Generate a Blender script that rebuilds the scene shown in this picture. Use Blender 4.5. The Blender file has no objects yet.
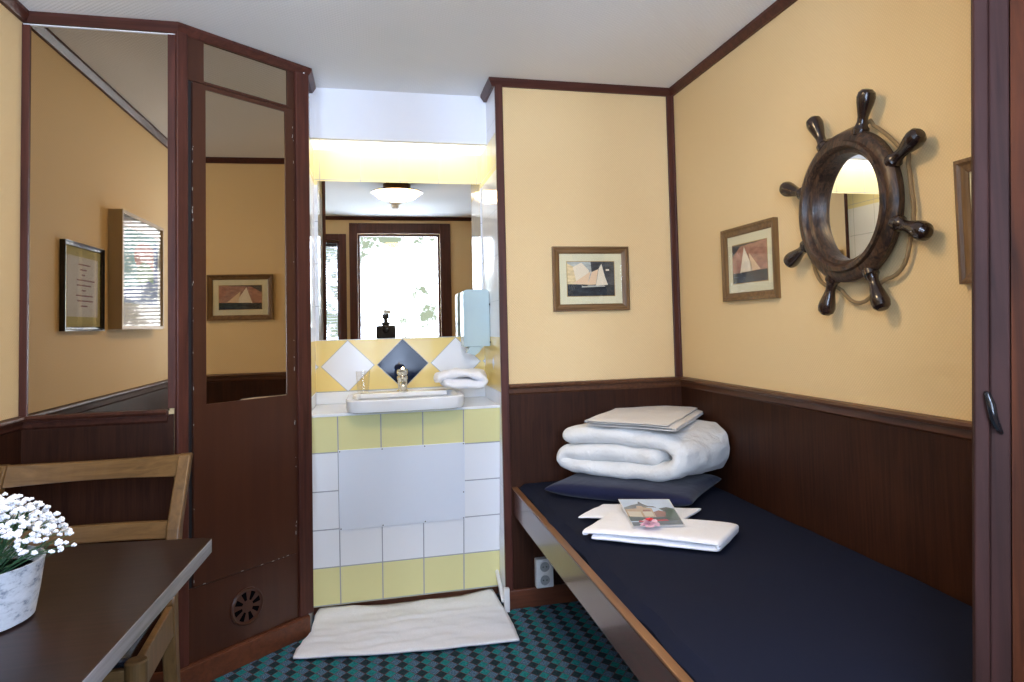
import bpy, bmesh, math, random
from mathutils import Vector, Matrix, noise
random.seed(7)
C = bpy.context.scene.collection
S = bpy.context.scene
PI = math.pi

# ---------------------------------------------------------------- camera
F, YAW, PIT, ROL, SX, SY = 705.9, .2471, .0453, -.0252, 38.6, -49.3
CAM = Vector((0, 0, 1.3))
fw = Vector((math.sin(YAW)*math.cos(PIT), math.cos(YAW)*math.cos(PIT), math.sin(PIT)))
r_ = Vector((math.cos(YAW), -math.sin(YAW), 0)); u_ = r_.cross(fw)
RT = math.cos(ROL)*r_ + math.sin(ROL)*u_
UP = -math.sin(ROL)*r_ + math.cos(ROL)*u_
cd = bpy.data.cameras.new('camera'); cam = bpy.data.objects.new('camera', cd); C.objects.link(cam)
cd.sensor_width = 36; cd.lens = F/1024*36; cd.clip_start = .02
cd.shift_x = -SX/1024; cd.shift_y = SY/1024
M = Matrix((RT, UP, -fw)).transposed().to_4x4(); M.translation = CAM
cam.matrix_world = M
S.camera = cam

# ---------------------------------------------------------------- world, light, exposure
S.view_settings.view_transform = 'Standard'; S.view_settings.look = 'None'
S.view_settings.gamma = 1; S.view_settings.use_curve_mapping = False
S.view_settings.exposure = 0.74
W = bpy.data.worlds.new('world'); S.world = W; W.use_nodes = True
nt = W.node_tree; bg = nt.nodes['Background']
tc = nt.nodes.new('ShaderNodeTexCoord'); nz = nt.nodes.new('ShaderNodeTexNoise'); nz.inputs['Scale'].default_value = 9
nz.inputs['Detail'].default_value = 8; nz.inputs['Roughness'].default_value = .7
rp = nt.nodes.new('ShaderNodeValToRGB')
rp.color_ramp.elements[0].position = .44; rp.color_ramp.elements[0].color = (.014, .018, .015, 1)
rp.color_ramp.elements[1].position = .64; rp.color_ramp.elements[1].color = (.74, .92, 1.26, 1)
nt.links.new(tc.outputs['Generated'], nz.inputs['Vector']); nt.links.new(nz.outputs['Fac'], rp.inputs['Fac'])
nt.links.new(rp.outputs['Color'], bg.inputs['Color']); bg.inputs['Strength'].default_value = 33.0

def area(name, loc, rot, sx, sy, power, col, portal=False):
    l = bpy.data.lights.new(name, 'AREA'); l.shape = 'RECTANGLE'; l.size = sx; l.size_y = sy; l.energy = power; l.color = col
    o = bpy.data.objects.new(name, l); C.objects.link(o); o.location = loc; o.rotation_euler = rot
    if portal: l.cycles.is_portal = True
    return o
WY = -.12                                         # the wall behind the camera
XR, YB, XN, XL, YL, XD0, XD1, YD1, H = 1.483, 3.26, .572, -1.208, 2.88, -.7055, -.281, 3.275, 2.465
YM = 3.735                                        # niche back wall
area('window_daylight_portal', (.30, WY-.13, 1.6), (PI/2, 0, 0), .95, 1.42, 1, (1, 1, 1), True)
LAMP = (.205, 1.62)

# ---------------------------------------------------------------- projection helpers
def ray(x, y): return RT*(x-512-SX)/F - UP*(y-341-SY)/F + fw
def at_z(x, y, z):
    d = ray(x, y); return CAM + d*((z-CAM.z)/d.z)
def at_y(x, y, Y):
    d = ray(x, y); return CAM + d*((Y-CAM.y)/d.y)

class Wall:
    """upright plane: s runs along it, d out of it into the room, z up"""
    def __init__(s, o, e, n): s.o = Vector((*o, 0)); s.e = Vector((*e, 0)).normalized(); s.n = Vector((*n, 0)).normalized()
    def P(s, a, d, z): v = s.o + s.e*a + s.n*d; return Vector((v.x, v.y, z))
    def px(s, x, y, d=0):
        r = ray(x, y); o = s.o + s.n*d
        t = (o - CAM).dot(s.n)/r.dot(s.n); p = CAM + r*t
        return (p - s.o).dot(s.e), p.z
BACK = Wall((0, YB), (1, 0), (0, -1)); RIGHT = Wall((XR, 0), (0, 1), (-1, 0)); LEFT = Wall((XL, 0), (0, 1), (1, 0))
PAN = Wall((0, YL), (1, 0), (0, -1)); NB = Wall((0, YM), (1, 0), (0, -1)); FRONT = Wall((0, WY), (1, 0), (0, 1))
de = Vector((XD1-XD0, YD1-YL, 0)); DL = de.length; de.normalize()
DOOR = Wall((XD0, YL), (de.x, de.y), (de.y, -de.x))

# ---------------------------------------------------------------- materials
def mat(name, col, rough=.5, metal=0, spec=.5, coat=0, trans=0, emit=None, es=0, alpha=1, sheen=0):
    m = bpy.data.materials.new(name); m.use_nodes = True
    b = m.node_tree.nodes['Principled BSDF']
    b.inputs['Base Color'].default_value = (*col, 1); b.inputs['Roughness'].default_value = rough
    b.inputs['Metallic'].default_value = metal; b.inputs['Specular IOR Level'].default_value = spec
    b.inputs['Coat Weight'].default_value = coat; b.inputs['Coat Roughness'].default_value = .08
    b.inputs['Transmission Weight'].default_value = trans; b.inputs['Alpha'].default_value = alpha
    b.inputs['Sheen Weight'].default_value = sheen
    if emit: b.inputs['Emission Color'].default_value = (*emit, 1); b.inputs['Emission Strength'].default_value = es
    return m
def N(m, t, **k):
    n = m.node_tree.nodes.new(t)
    for a, v in k.items():
        if hasattr(n, a): setattr(n, a, v)
        else: n.inputs[a].default_value = v
    return n
def L(m, a, b): m.node_tree.links.new(a, b)
def B(m): return m.node_tree.nodes['Principled BSDF']
def coords(m, scale=(1, 1, 1)):
    t = N(m, 'ShaderNodeTexCoord'); mp = N(m, 'ShaderNodeMapping'); mp.inputs['Scale'].default_value = scale
    L(m, t.outputs['Object'], mp.inputs['Vector']); return mp.outputs['Vector']
def ramp(m, fac, stops):
    r = N(m, 'ShaderNodeValToRGB'); e = r.color_ramp.elements
    while len(e) < len(stops): e.new(.5)
    for i, (p, c) in enumerate(stops): e[i].position = p; e[i].color = (*c, 1)
    L(m, fac, r.inputs['Fac']); return r.outputs['Color']
def math_(m, op, a, b=None, c=None):
    n = N(m, 'ShaderNodeMath'); n.operation = op
    for i, v in enumerate((a, b, c)):
        if v is None: continue
        if isinstance(v, (int, float)): n.inputs[i].default_value = v
        else: L(m, v, n.inputs[i])
    return n.outputs[0]
def mixc(m, f, a, b):
    n = N(m, 'ShaderNodeMix'); n.data_type = 'RGBA'
    for s, v in ((n.inputs[0], f), (n.inputs[6], a), (n.inputs[7], b)):
        if isinstance(v, tuple): s.default_value = (*v, 1)
        elif isinstance(v, (int, float)): s.default_value = v
        else: L(m, v, s)
    return n.outputs[2]
def bump(m, h, strength=.3, dist=.002):
    b = N(m, 'ShaderNodeBump'); b.inputs['Strength'].default_value = strength; b.inputs['Distance'].default_value = dist
    L(m, h, b.inputs['Height']); L(m, b.outputs['Normal'], B(m).inputs['Normal'])

def wood(name, dark, light, axis='z', rough=.35, coat=0.0, grain=1.0, bs=.15, spec=.5):
    m = mat(name, light, rough, coat=coat, spec=spec)
    k = {'z': (34, 34, 1.6), 'x': (1.6, 34, 34), 'y': (34, 1.6, 34), 'd': (25, 25, 2)}[axis]
    v = coords(m, tuple(a*grain for a in k))
    n = N(m, 'ShaderNodeTexNoise', Scale=1.6, Detail=9.0, Roughness=.62, Distortion=.6); L(m, v, n.inputs['Vector'])
    n2 = N(m, 'ShaderNodeTexNoise', Scale=2.2, Detail=3.0); L(m, coords(m, (1.5, 1.5, 1.5)), n2.inputs['Vector'])
    f = math_(m, 'ADD', math_(m, 'MULTIPLY', n.outputs['Fac'], .72), math_(m, 'MULTIPLY', n2.outputs['Fac'], .28))
    L(m, ramp(m, f, [(.36, dark), (.64, light)]), B(m).inputs['Base Color'])
    bump(m, n.outputs['Fac'], bs, .001)
    return m
mahog = wood('dark_mahogany', (.042, .013, .009), (.098, .030, .020), 'z', .42, spec=.28)
mahogx = wood('dark_mahogany_across', (.042, .013, .009), (.098, .030, .020), 'x', .42, spec=.28)
mahogy = wood('dark_mahogany_along', (.040, .013, .008), (.090, .031, .018), 'y', .45, spec=.2)
wains = wood('wainscot_veneer', (.020, .0066, .0034), (.050, .0168, .0076), 'z', .5, grain=1.5, spec=.16)
doorw = wood('painted_brown_door', (.050, .0165, .0085), (.064, .0215, .0105), 'z', .3, grain=.5, bs=.05, spec=.4)
skirt = wood('reddish_skirting', (.075, .022, .010), (.15, .046, .019), 'x', .4)
railw = wood('chair_rail_wood', (.055, .019, .008), (.125, .047, .019), 'y', .38)
tabw = wood('table_wood', (.005, .003, .003), (.030, .014, .011), 'x', .30, grain=1.2, bs=.08, spec=.25)
tabe = wood('window_lit_table_edge', (.10, .095, .10), (.26, .25, .27), 'y', .4)  # pale lavender tone paints the window light falling on the table edge
chairw = wood('golden_chair_wood', (.10, .052, .017), (.215, .118, .042), 'x', .36)
chairz = wood('golden_chair_post_wood', (.10, .052, .017), (.215, .118, .042), 'z', .36)
bedw = wood('bed_board_wood', (.060, .024, .018), (.13, .055, .040), 'y', .25, coat=.3, bs=.03)
bede = wood('bed_edge_lipping', (.13, .055, .022), (.23, .105, .040), 'y', .4)
def ring_grain(m, k):
    nt_ = m.node_tree; t_ = N(m, 'ShaderNodeTexCoord'); s_ = N(m, 'ShaderNodeSeparateXYZ'); L(m, t_.outputs['Object'], s_.inputs[0])
    r = math_(m, 'SQRT', math_(m, 'ADD', math_(m, 'MULTIPLY', s_.outputs[1], s_.outputs[1]), math_(m, 'MULTIPLY', s_.outputs[2], s_.outputs[2])))
    c = N(m, 'ShaderNodeCombineXYZ'); L(m, math_(m, 'MULTIPLY', math_(m, 'ADD', s_.outputs[1], math_(m, 'MULTIPLY', r, .6)), 42), c.inputs[0]); L(m, math_(m, 'MULTIPLY', s_.outputs[2], 9), c.inputs[1]); L(m, math_(m, 'MULTIPLY', s_.outputs[0], 60), c.inputs[2])
    n = N(m, 'ShaderNodeTexNoise', Scale=k, Detail=6.0, Roughness=.6, Distortion=.8); L(m, c.outputs[0], n.inputs['Vector'])
    L(m, ramp(m, n.outputs['Fac'], [(.38, (.008, .004, .003)), (.50, (.040, .019, .010)), (.66, (.10, .052, .025))]), B(m).inputs['Base Color'])
    bump(m, n.outputs['Fac'], .7, .003)
neard = wood('near_door_wood', (.024, .007, .003), (.100, .026, .008), 'z', .6, grain=.8, spec=.1)
neare = wood('near_door_stile_wood', (.026, .011, .009), (.056, .022, .018), 'z', .6, grain=.8, spec=.12)
wheelw = wood('ship_wheel_oak', (.010, .005, .003), (.085, .042, .020), 'd', .32, grain=2.2, bs=.5)
handw = wood('wheel_handle_wood', (.010, .005, .004), (.035, .017, .011), 'd', .22, grain=1.5, coat=.3)
ring_grain(wheelw, 2.0)
picw = wood('picture_frame_wood', (.085, .042, .014), (.23, .125, .045), 'x', .38, grain=1.4)
picz = wood('picture_frame_upright_wood', (.085, .042, .014), (.23, .125, .045), 'z', .38, grain=1.4)

def paper(name, base, dirs, pitch=.011, strength=.35, var=.08):
    m = mat(name, base, .75, spec=.25)
    t = N(m, 'ShaderNodeTexCoord'); s = N(m, 'ShaderNodeSeparateXYZ'); L(m, t.outputs['Object'], s.inputs[0])
    a = math_(m, 'ADD', s.outputs[0], s.outputs[1]) if dirs == 'wall' else s.outputs[0]
    b = s.outputs[2] if dirs == 'wall' else s.outputs[1]
    k = 2*PI/pitch
    w1 = math_(m, 'SINE', math_(m, 'MULTIPLY', math_(m, 'ADD', a, b), k*.7))
    w2 = math_(m, 'SINE', math_(m, 'MULTIPLY', math_(m, 'SUBTRACT', a, b), k*.7))
    h = math_(m, 'MULTIPLY', math_(m, 'ADD', w1, 1.2), math_(m, 'ADD', w2, 1.6))
    n = N(m, 'ShaderNodeTexNoise', Scale=160.0, Detail=2.0); L(m, t.outputs['Object'], n.inputs['Vector'])
    hh = math_(m, 'ADD', h, math_(m, 'MULTIPLY', n.outputs['Fac'], 1.0))
    f = math_(m, 'DIVIDE', hh, 6.6)
    c2 = tuple(x*(1-var) for x in base)
    L(m, ramp(m, f, [(.15, c2), (.7, base)]), B(m).inputs['Base Color'])
    bump(m, hh, strength, .0012); return m
wallp = paper('yellow_wallpaper', (.79, .585, .31), 'wall', .0085, .18, .07)
ceilp = paper('white_ceiling_paper', (.85, .85, .85), 'ceil', .014, .30, .05)

def tiles(name, kind):
    """glazed tiles with grout; object space = room space"""
    m = mat(name, (.85, .86, .87), .07, spec=.14)
    t = N(m, 'ShaderNodeTexCoord'); s = N(m, 'ShaderNodeSeparateXYZ'); L(m, t.outputs['Object'], s.inputs[0])
    x, y, z = s.outputs
    white, yel, nav, gr = (.84, .86, .90), (.86, .67, .26), (.006, .011, .035), (.42, .44, .47)
    def lines(v, o, p, w=.0016):   # 1 on a grout line
        fr = math_(m, 'FRACT', math_(m, 'DIVIDE', math_(m, 'SUBTRACT', v, o), p))
        dd = math_(m, 'MULTIPLY', math_(m, 'MINIMUM', fr, math_(m, 'SUBTRACT', 1, fr)), p)
        return math_(m, 'LESS_THAN', dd, w)
    def between(v, a, b): return math_(m, 'MULTIPLY', math_(m, 'GREATER_THAN', v, a), math_(m, 'LESS_THAN', v, b))
    if kind == 'front':
        yel = (.76, .72, .36)
        u = x; zb = .0535; p = .1745
        g = math_(m, 'MAXIMUM', lines(u, -.1225, .1865, .0025), lines(z, zb, p, .0025))
        yy = math_(m, 'MAXIMUM', math_(m, 'LESS_THAN', z, zb+p), math_(m, 'GREATER_THAN', z, zb+4*p))
        col = mixc(m, yy, white, yel)
        col = mixc(m, g, col, (.35, .37, .42))
    else:
        u = x if kind == 'back' else y
        off = .1465 if kind == 'back' else YM-.005
        per = .273
        # diamonds
        fr = math_(m, 'FRACT', math_(m, 'ADD', math_(m, 'DIVIDE', math_(m, 'SUBTRACT', u, off), per), .5))
        du = math_(m, 'ABSOLUTE', math_(m, 'MULTIPLY', math_(m, 'SUBTRACT', fr, .5), per))
        dz = math_(m, 'ABSOLUTE', math_(m, 'SUBTRACT', z, 1.112))
        rr = math_(m, 'ADD', du, dz)
        if kind == 'back':
            dia = math_(m, 'LESS_THAN', rr, .127)
            dg = between(rr, .127, .1315)
            cen = math_(m, 'LESS_THAN', math_(m, 'ABSOLUTE', math_(m, 'SUBTRACT', u, off)), .13)
            dc = mixc(m, cen, white, nav)
        else:
            dia = math_(m, 'LESS_THAN', rr, .030); dg = between(rr, .030, .033); dc = white
        band = math_(m, 'MAXIMUM', between(z, .985, 1.243), between(z, 2.035, 2.215))
        inb = between(z, .985, 1.243)
        col = mixc(m, band, white, yel); col = mixc(m, math_(m, 'GREATER_THAN', z, 2.0), col, mixc(m, band, white, (.86, .76, .42)))  # upper yellow band coloured paler, imitating the strip light's glare on it
        col = mixc(m, math_(m, 'MULTIPLY', dia, inb), col, dc)
        gl = math_(m, 'MAXIMUM', lines(u, off+(.0 if kind == 'back' else 0), .20), lines(z, .985-.0, .2155))
        gl = math_(m, 'MULTIPLY', gl, math_(m, 'SUBTRACT', 1, inb))
        edge = math_(m, 'MAXIMUM', between(z, .983, .9875), between(z, 2.2105, 2.2135))
        gl = math_(m, 'MAXIMUM', math_(m, 'MAXIMUM', gl, math_(m, 'MULTIPLY', dg, inb)), edge)
        g = gl
        col = mixc(m, g, col, gr)
    L(m, col, B(m).inputs['Base Color'])
    L(m, math_(m, 'ADD', .06, math_(m, 'MULTIPLY', g, .5)), B(m).inputs['Roughness'])
    n = N(m, 'ShaderNodeTexNoise', Scale=7.0, Detail=1.0); L(m, t.outputs['Object'], n.inputs['Vector'])
    bump(m, math_(m, 'SUBTRACT', math_(m, 'MULTIPLY', n.outputs['Fac'], .6), g), .25, .002)
    return m
tile_back, tile_side, tile_front = tiles('tiles_back', 'back'), tiles('tiles_side', 'side'), tiles('tiles_front', 'front')

def carpet():
    m = mat('carpet', (.1, .2, .2), .95, spec=.05)
    t = N(m, 'ShaderNodeTexCoord'); s = N(m, 'ShaderNodeSeparateXYZ'); L(m, t.outputs['Object'], s.inputs[0])
    x = math_(m, 'DIVIDE', s.outputs[0], .046); y = math_(m, 'DIVIDE', s.outputs[1], .060)
    a = math_(m, 'ADD', x, y); b = math_(m, 'SUBTRACT', x, y)
    fa, fb = math_(m, 'FLOOR', a), math_(m, 'FLOOR', b)
    k = math_(m, 'ADD', math_(m, 'ADD', fa, fb), 3000)
    md = math_(m, 'MODULO', k, 3)
    n = N(m, 'ShaderNodeTexNoise', Scale=260.0, Detail=2.0); L(m, t.outputs['Object'], n.inputs['Vector'])
    sp = ramp(m, n.outputs['Fac'], [(.44, (.012, .06, .11)), (.56, (.15, .24, .36))])
    n3 = N(m, 'ShaderNodeTexNoise', Scale=120.0, Detail=3.0); L(m, t.outputs['Object'], n3.inputs['Vector'])
    teal = ramp(m, n3.outputs['Fac'], [(.35, (.009, .15, .165)), (.65, (.030, .26, .275))])
    dark = ramp(m, n3.outputs['Fac'], [(.35, (.010, .025, .034)), (.65, (.028, .055, .066))])
    c = mixc(m, math_(m, 'COMPARE', md, 1, .1), dark, teal)
    c = mixc(m, math_(m, 'COMPARE', md, 2, .1), c, sp)
    def edge(v):
        f = math_(m, 'FRACT', v); return math_(m, 'LESS_THAN', math_(m, 'MINIMUM', f, math_(m, 'SUBTRACT', 1, f)), .045)
    e = math_(m, 'MAXIMUM', edge(a), edge(b))
    c = mixc(m, math_(m, 'MULTIPLY', e, .8), c, (.13, .055, .06))
    L(m, c, B(m).inputs['Base Color']); bump(m, n.outputs['Fac'], .8, .004); return m
carp = carpet()

def cloth(name, col, rough=.9, scale=500, st=.25, wrinkle=0):
    m = mat(name, col, rough, spec=.2, sheen=.15)
    v = coords(m)
    n = N(m, 'ShaderNodeTexNoise', Scale=float(scale), Detail=2.0); L(m, v, n.inputs['Vector'])
    h = n.outputs['Fac']
    if wrinkle:
        n2 = N(m, 'ShaderNodeTexNoise', Scale=float(wrinkle), Detail=3.0, Distortion=1.2); L(m, v, n2.inputs['Vector'])
        h = math_(m, 'ADD', math_(m, 'MULTIPLY', n2.outputs['Fac'], 4), math_(m, 'MULTIPLY', h, .35))
    L(m, ramp(m, n.outputs['Fac'], [(.3, tuple(x*.86 for x in col)), (.7, col)]), B(m).inputs['Base Color'])
    bump(m, h, st, .003); return m
navy = cloth('navy_sheet', (.0100, .0130, .0290), .9, 700, .3)
B(navy).inputs['Sheen Weight'].default_value = 0; B(navy).inputs['Specular IOR Level'].default_value = .12
navy2 = cloth('navy_pillowcase', (.008, .011, .042), .8, 500, .3, 12)
duvc = cloth('duvet_cotton', (.80, .80, .78), .85, 600, .5, 26)
sheetc = cloth('white_cotton_sheet', (.82, .80, .77), .85, 600, .3, 14)
towc = cloth('white_terry', (.90, .91, .95), .95, 900, .35, 18)
matc = cloth('bath_mat_cotton', (.93, .95, 1.0), .95, 400, .3, 10)
ceram = mat('white_ceramic', (.86, .88, .90), .06, spec=.6)
plast = mat('white_plastic', (.80, .81, .82), .35)
panelw = mat('white_access_panel', (.76, .81, .90), .28)
plast_white_paint = mat('white_paint', (.84, .86, .92), .5)
chrome = mat('chrome', (.80, .78, .72), .08, 1)
blackm = mat('matte_black', (.012, .012, .014), .5)
blackg = mat('gloss_black', (.010, .010, .012), .12)
mirm = mat('mirror_silver', (.66, .62, .54), .0, 1)
mirold = mat('aged_mirror_silver', (.50, .41, .30), .0, 1)
wmir = mat('round_mirror_silver', (.9, .9, .88), .0, 1)
greyp = cloth('ceiling_hidden', (.5, .5, .5))
rope = mat('hemp_rope', (.24, .16, .075), .8)
seatc = mat('black_seat_vinyl', (.012, .013, .02), .25)
acry = mat('pale_blue_acrylic', (.60, .76, .80), .12, trans=.25, spec=.6); B(acry).inputs['IOR'].default_value = 1.2
glassm = mat('clear_glass', (1, 1, 1), .0, trans=1); B(glassm).inputs['IOR'].default_value = 1.45
bronze = mat('lamp_bronze', (.20, .10, .035), .25, .8)
bowlg = mat('lamp_bowl_glass', (1, .9, .7), .4, emit=(1, .72, .40), es=32)
tubee = mat('strip_lamp', (1, 1, 1), .4, emit=(1, .88, .68), es=17)
stemg = mat('stem_green', (.045, .13, .06), .5)
petal = mat('white_blossom', (.85, .86, .90), .6)
pinkp = mat('pink_petal', (.88, .58, .68), .5); redp = mat('red_petal', (.65, .03, .05), .45)
def thin_pane(name, tint=(1, 1, 1)):
    m = bpy.data.materials.new(name); m.use_nodes = True; t = m.node_tree; t.nodes.clear()
    o = t.nodes.new('ShaderNodeOutputMaterial'); mx = t.nodes.new('ShaderNodeMixShader')
    g = t.nodes.new('ShaderNodeBsdfGlossy'); g.inputs['Roughness'].default_value = .01
    tr = t.nodes.new('ShaderNodeBsdfTransparent'); tr.inputs['Color'].default_value = (*tint, 1)
    lw = t.nodes.new('ShaderNodeLayerWeight'); lw.inputs['Blend'].default_value = .5
    pw = t.nodes.new('ShaderNodeMath'); pw.operation = 'POWER'; pw.inputs[1].default_value = 4; t.links.new(lw.outputs['Facing'], pw.inputs[0])
    fr = t.nodes.new('ShaderNodeMath'); fr.operation = 'MULTIPLY_ADD'; fr.inputs[1].default_value = .5; fr.inputs[2].default_value = .035; t.links.new(pw.outputs[0], fr.inputs[0])
    t.links.new(fr.outputs[0], mx.inputs[0]); t.links.new(tr.outputs[0], mx.inputs[1]); t.links.new(g.outputs[0], mx.inputs[2])
    t.links.new(mx.outputs[0], o.inputs['Surface']); return m
pane = thin_pane('window_pane_glass')
picglass = thin_pane('picture_glass')
def stone():
    m = mat('whitewashed_zinc', (.5, .54, .6), .7, spec=.3)
    n = N(m, 'ShaderNodeTexNoise', Scale=28.0, Detail=6.0, Roughness=.7); L(m, coords(m, (1, 1, 2.2)), n.inputs['Vector'])
    L(m, ramp(m, n.outputs['Fac'], [(.36, (.20, .23, .30)), (.48, (.52, .56, .62)), (.7, (.62, .66, .72))]), B(m).inputs['Base Color'])
    bump(m, n.outputs['Fac'], .5, .003); return m
potm = stone()

# ---------------------------------------------------------------- mesh helpers
def box(bm, x0, x1, y0, y1, z0, z1):
    v = [bm.verts.new((x, y, z)) for x in (x0, x1) for y in (y0, y1) for z in (z0, z1)]
    for f in ((0, 1, 3, 2), (4, 6, 7, 5), (0, 4, 5, 1), (2, 3, 7, 6), (0, 2, 6, 4), (1, 5, 7, 3)): bm.faces.new([v[i] for i in f])
def hexa(bm, p):    # 8 points: bottom four, top four
    v = [bm.verts.new(q) for q in p]
    for f in ((3, 2, 1, 0), (4, 5, 6, 7), (0, 1, 5, 4), (1, 2, 6, 5), (2, 3, 7, 6), (3, 0, 4, 7)): bm.faces.new([v[i] for i in f])
def wprism(bm, w, poly, d0, d1, mi=0):
    a = [bm.verts.new(w.P(s, d0, z)) for s, z in poly]; b = [bm.verts.new(w.P(s, d1, z)) for s, z in poly]
    n = len(poly); fs = [bm.faces.new(a[::-1]), bm.faces.new(b)]
    for i in range(n): fs.append(bm.faces.new((a[i], a[(i+1) % n], b[(i+1) % n], b[i])))
    for f in fs: f.material_index = mi
def wbox(bm, w, s0, s1, z0, z1, d0, d1, mi=0): wprism(bm, w, [(s0, z0), (s1, z0), (s1, z1), (s0, z1)], d0, d1, mi)
def zprism(bm, poly, z0, z1):
    a = [bm.verts.new((x, y, z0)) for x, y in poly]; b = [bm.verts.new((x, y, z1)) for x, y in poly]; n = len(poly)
    bm.faces.new(a[::-1]); bm.faces.new(b)
    for i in range(n): bm.faces.new((a[i], a[(i+1) % n], b[(i+1) % n], b[i]))
def tube(bm, pts, rad, n=12, cap=True):
    pts = [Vector(p) for p in pts]; rings = []
    rs = rad if isinstance(rad, (list, tuple)) else [rad]*len(pts)
    ref = None
    for i, p in enumerate(pts):
        t = (pts[min(i+1, len(pts)-1)] - pts[max(i-1, 0)]).normalized()
        if ref is None: ref = Vector((0, 0, 1)) if abs(t.z) < .9 else Vector((1, 0, 0))
        a = t.cross(ref).normalized(); b = a.cross(t).normalized(); ref = b
        rings.append([bm.verts.new(p + (a*math.cos(2*PI*k/n) + b*math.sin(2*PI*k/n))*rs[i]) for k in range(n)])
    for r0, r1 in zip(rings, rings[1:]):
        for k in range(n): bm.faces.new((r0[k], r0[(k+1) % n], r1[(k+1) % n], r1[k]))
    if cap: bm.faces.new(rings[0][::-1]); bm.faces.new(rings[-1])
def lathe(bm, c, axis, prof, n=32, closed=False):
    """prof: (radius, height along axis)"""
    ax = Vector(axis).normalized(); a = ax.orthogonal().normalized(); b = ax.cross(a); c = Vector(c); rings = []
    for r, h in prof: rings.append([bm.verts.new(c + ax*h + (a*math.cos(2*PI*k/n) + b*math.sin(2*PI*k/n))*max(r, .0004)) for k in range(n)])
    m = len(rings)
    for i in range(m if closed else m-1):
        r0, r1 = rings[i], rings[(i+1) % m]
        for k in range(n): bm.faces.new((r0[k], r0[(k+1) % n], r1[(k+1) % n], r1[k]))
    if not closed: bm.faces.new(rings[0][::-1]); bm.faces.new(rings[-1])
def obj(name, bm, m, parent=None, smooth=False, bevel=0, seg=2, sub=0, kind=None):
    bmesh.ops.recalc_face_normals(bm, faces=bm.faces)
    if smooth and not sub:
        for e_ in bm.edges:
            if len(e_.link_faces) == 2 and e_.calc_face_angle(0) > .55: e_.smooth = False
    if parent is not None:
        o_ = parent.get('_w', None)
        off = Vector(o_) if o_ is not None else Vector((0, 0, 0))
        bmesh.ops.translate(bm, verts=bm.verts, vec=-off)
    me = bpy.data.meshes.new(name); bm.to_mesh(me); bm.free()
    for q in (m if isinstance(m, (list, tuple)) else [m]): me.materials.append(q)
    o = bpy.data.objects.new(name, me); C.objects.link(o)
    if parent is not None: o.parent = parent; o['_w'] = list(off)
    if smooth:
        for p in me.polygons: p.use_smooth = True
    if bevel:
        b = o.modifiers.new('bevel', 'BEVEL'); b.width = bevel; b.segments = seg; b.limit_method = 'ANGLE'; b.angle_limit = .6
    if sub:
        s = o.modifiers.new('sub', 'SUBSURF'); s.levels = sub; s.render_levels = sub
    if kind: o['kind'] = kind
    return o
def struct(name, bm, m, **k): return obj(name, bm, m, kind='structure', **k)
def tag(o, label, cat, group=None):
    o['label'] = label; o['category'] = cat
    if group: o['group'] = group
    return o
def thing(name, label, cat, loc, group=None):
    o = bpy.data.objects.new(name, None); C.objects.link(o); o.location = loc; o['_w'] = list(loc); o.empty_display_size = .05
    return tag(o, label, cat, group)
def NB_(): return bmesh.new()
TRIM = [0]
def trim(bm, m, **k): TRIM[0] += 1; return struct('trim_%d' % TRIM[0], bm, m, **k)
def moulding(bm, p0, p1, inward, prof):
    """profile (d, z) swept from p0 to p1 (2-D points); inward = direction of d; ends mitred by hand"""
    iv = Vector((*inward, 0)).normalized()
    a = [bm.verts.new(Vector((*p0, 0)) + iv*d + Vector((0, 0, z))) for d, z in prof]
    b = [bm.verts.new(Vector((*p1, 0)) + iv*d + Vector((0, 0, z))) for d, z in prof]
    n = len(prof); bm.faces.new(a); bm.faces.new(b[::-1])
    for i in range(n): bm.faces.new((a[i], b[i], b[(i+1) % n], a[(i+1) % n]))
def mesh_path(bm, pts, side, prof):
    """mitred moulding along 2-D polyline; room lies on side*left normal"""
    P = [Vector(p) for p in pts]; rows = []
    for i, p in enumerate(P):
        ns = []
        if i > 0: t = (P[i]-P[i-1]).normalized(); ns.append(Vector((-t.y, t.x))*side)
        if i < len(P)-1: t = (P[i+1]-P[i]).normalized(); ns.append(Vector((-t.y, t.x))*side)
        n = sum(ns, Vector((0, 0)))
        n = n.normalized(); n = n/ max(.3, n.dot(ns[0]))
        rows.append([bm.verts.new((p.x+n.x*d, p.y+n.y*d, z)) for d, z in prof])
    k = len(prof); bm.faces.new(rows[0]); bm.faces.new(rows[-1][::-1])
    for r0, r1 in zip(rows, rows[1:]):
        for j in range(k): bm.faces.new((r0[j], r1[j], r1[(j+1) % k], r0[(j+1) % k]))

# ================================================================ ROOM SHELL
T = .10
bm = NB_(); box(bm, XL-T, XR+T, WY-.16, YM+T, -.08, 0); struct('floor', bm, carp)
bm = NB_(); box(bm, XL-T, XR+T, WY-.16, YM+T, H, H+.08); struct('ceiling', bm, ceilp)
bm = NB_(); box(bm, XR, XR+T, WY-.16, YB+T, 0, H); struct('wall_right', bm, wallp)
bm = NB_(); box(bm, XL-T, XL, WY-.16, YL, 0, H); struct('wall_left', bm, wallp)
bm = NB_(); box(bm, XN+.012, XR, YB, YB+.09, 0, H); struct('wall_back', bm, wallp)
bm = NB_(); box(bm, XL-T, XD0, YL, YL+.08, 0, H); struct('wall_back_left', bm, wallp)
bm = NB_(); box(bm, XD1-T, XN+T, YM, YM+T, 0, H); struct('wall_niche_back', bm, tile_back)
bm = NB_(); box(bm, XN, XN+.012, YB+.001, YM, 0, H); box(bm, XN+.012, XN+.09, YB+.09, YM, 0, H); struct('wall_niche_right', bm, tile_side)
bm = NB_(); box(bm, XD1-.012, XD1, YD1-.03, YM, 0, H); box(bm, XD1-.09, XD1-.012, YD1+.04, YM, 0, H); struct('wall_niche_left', bm, tile_side)
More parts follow.
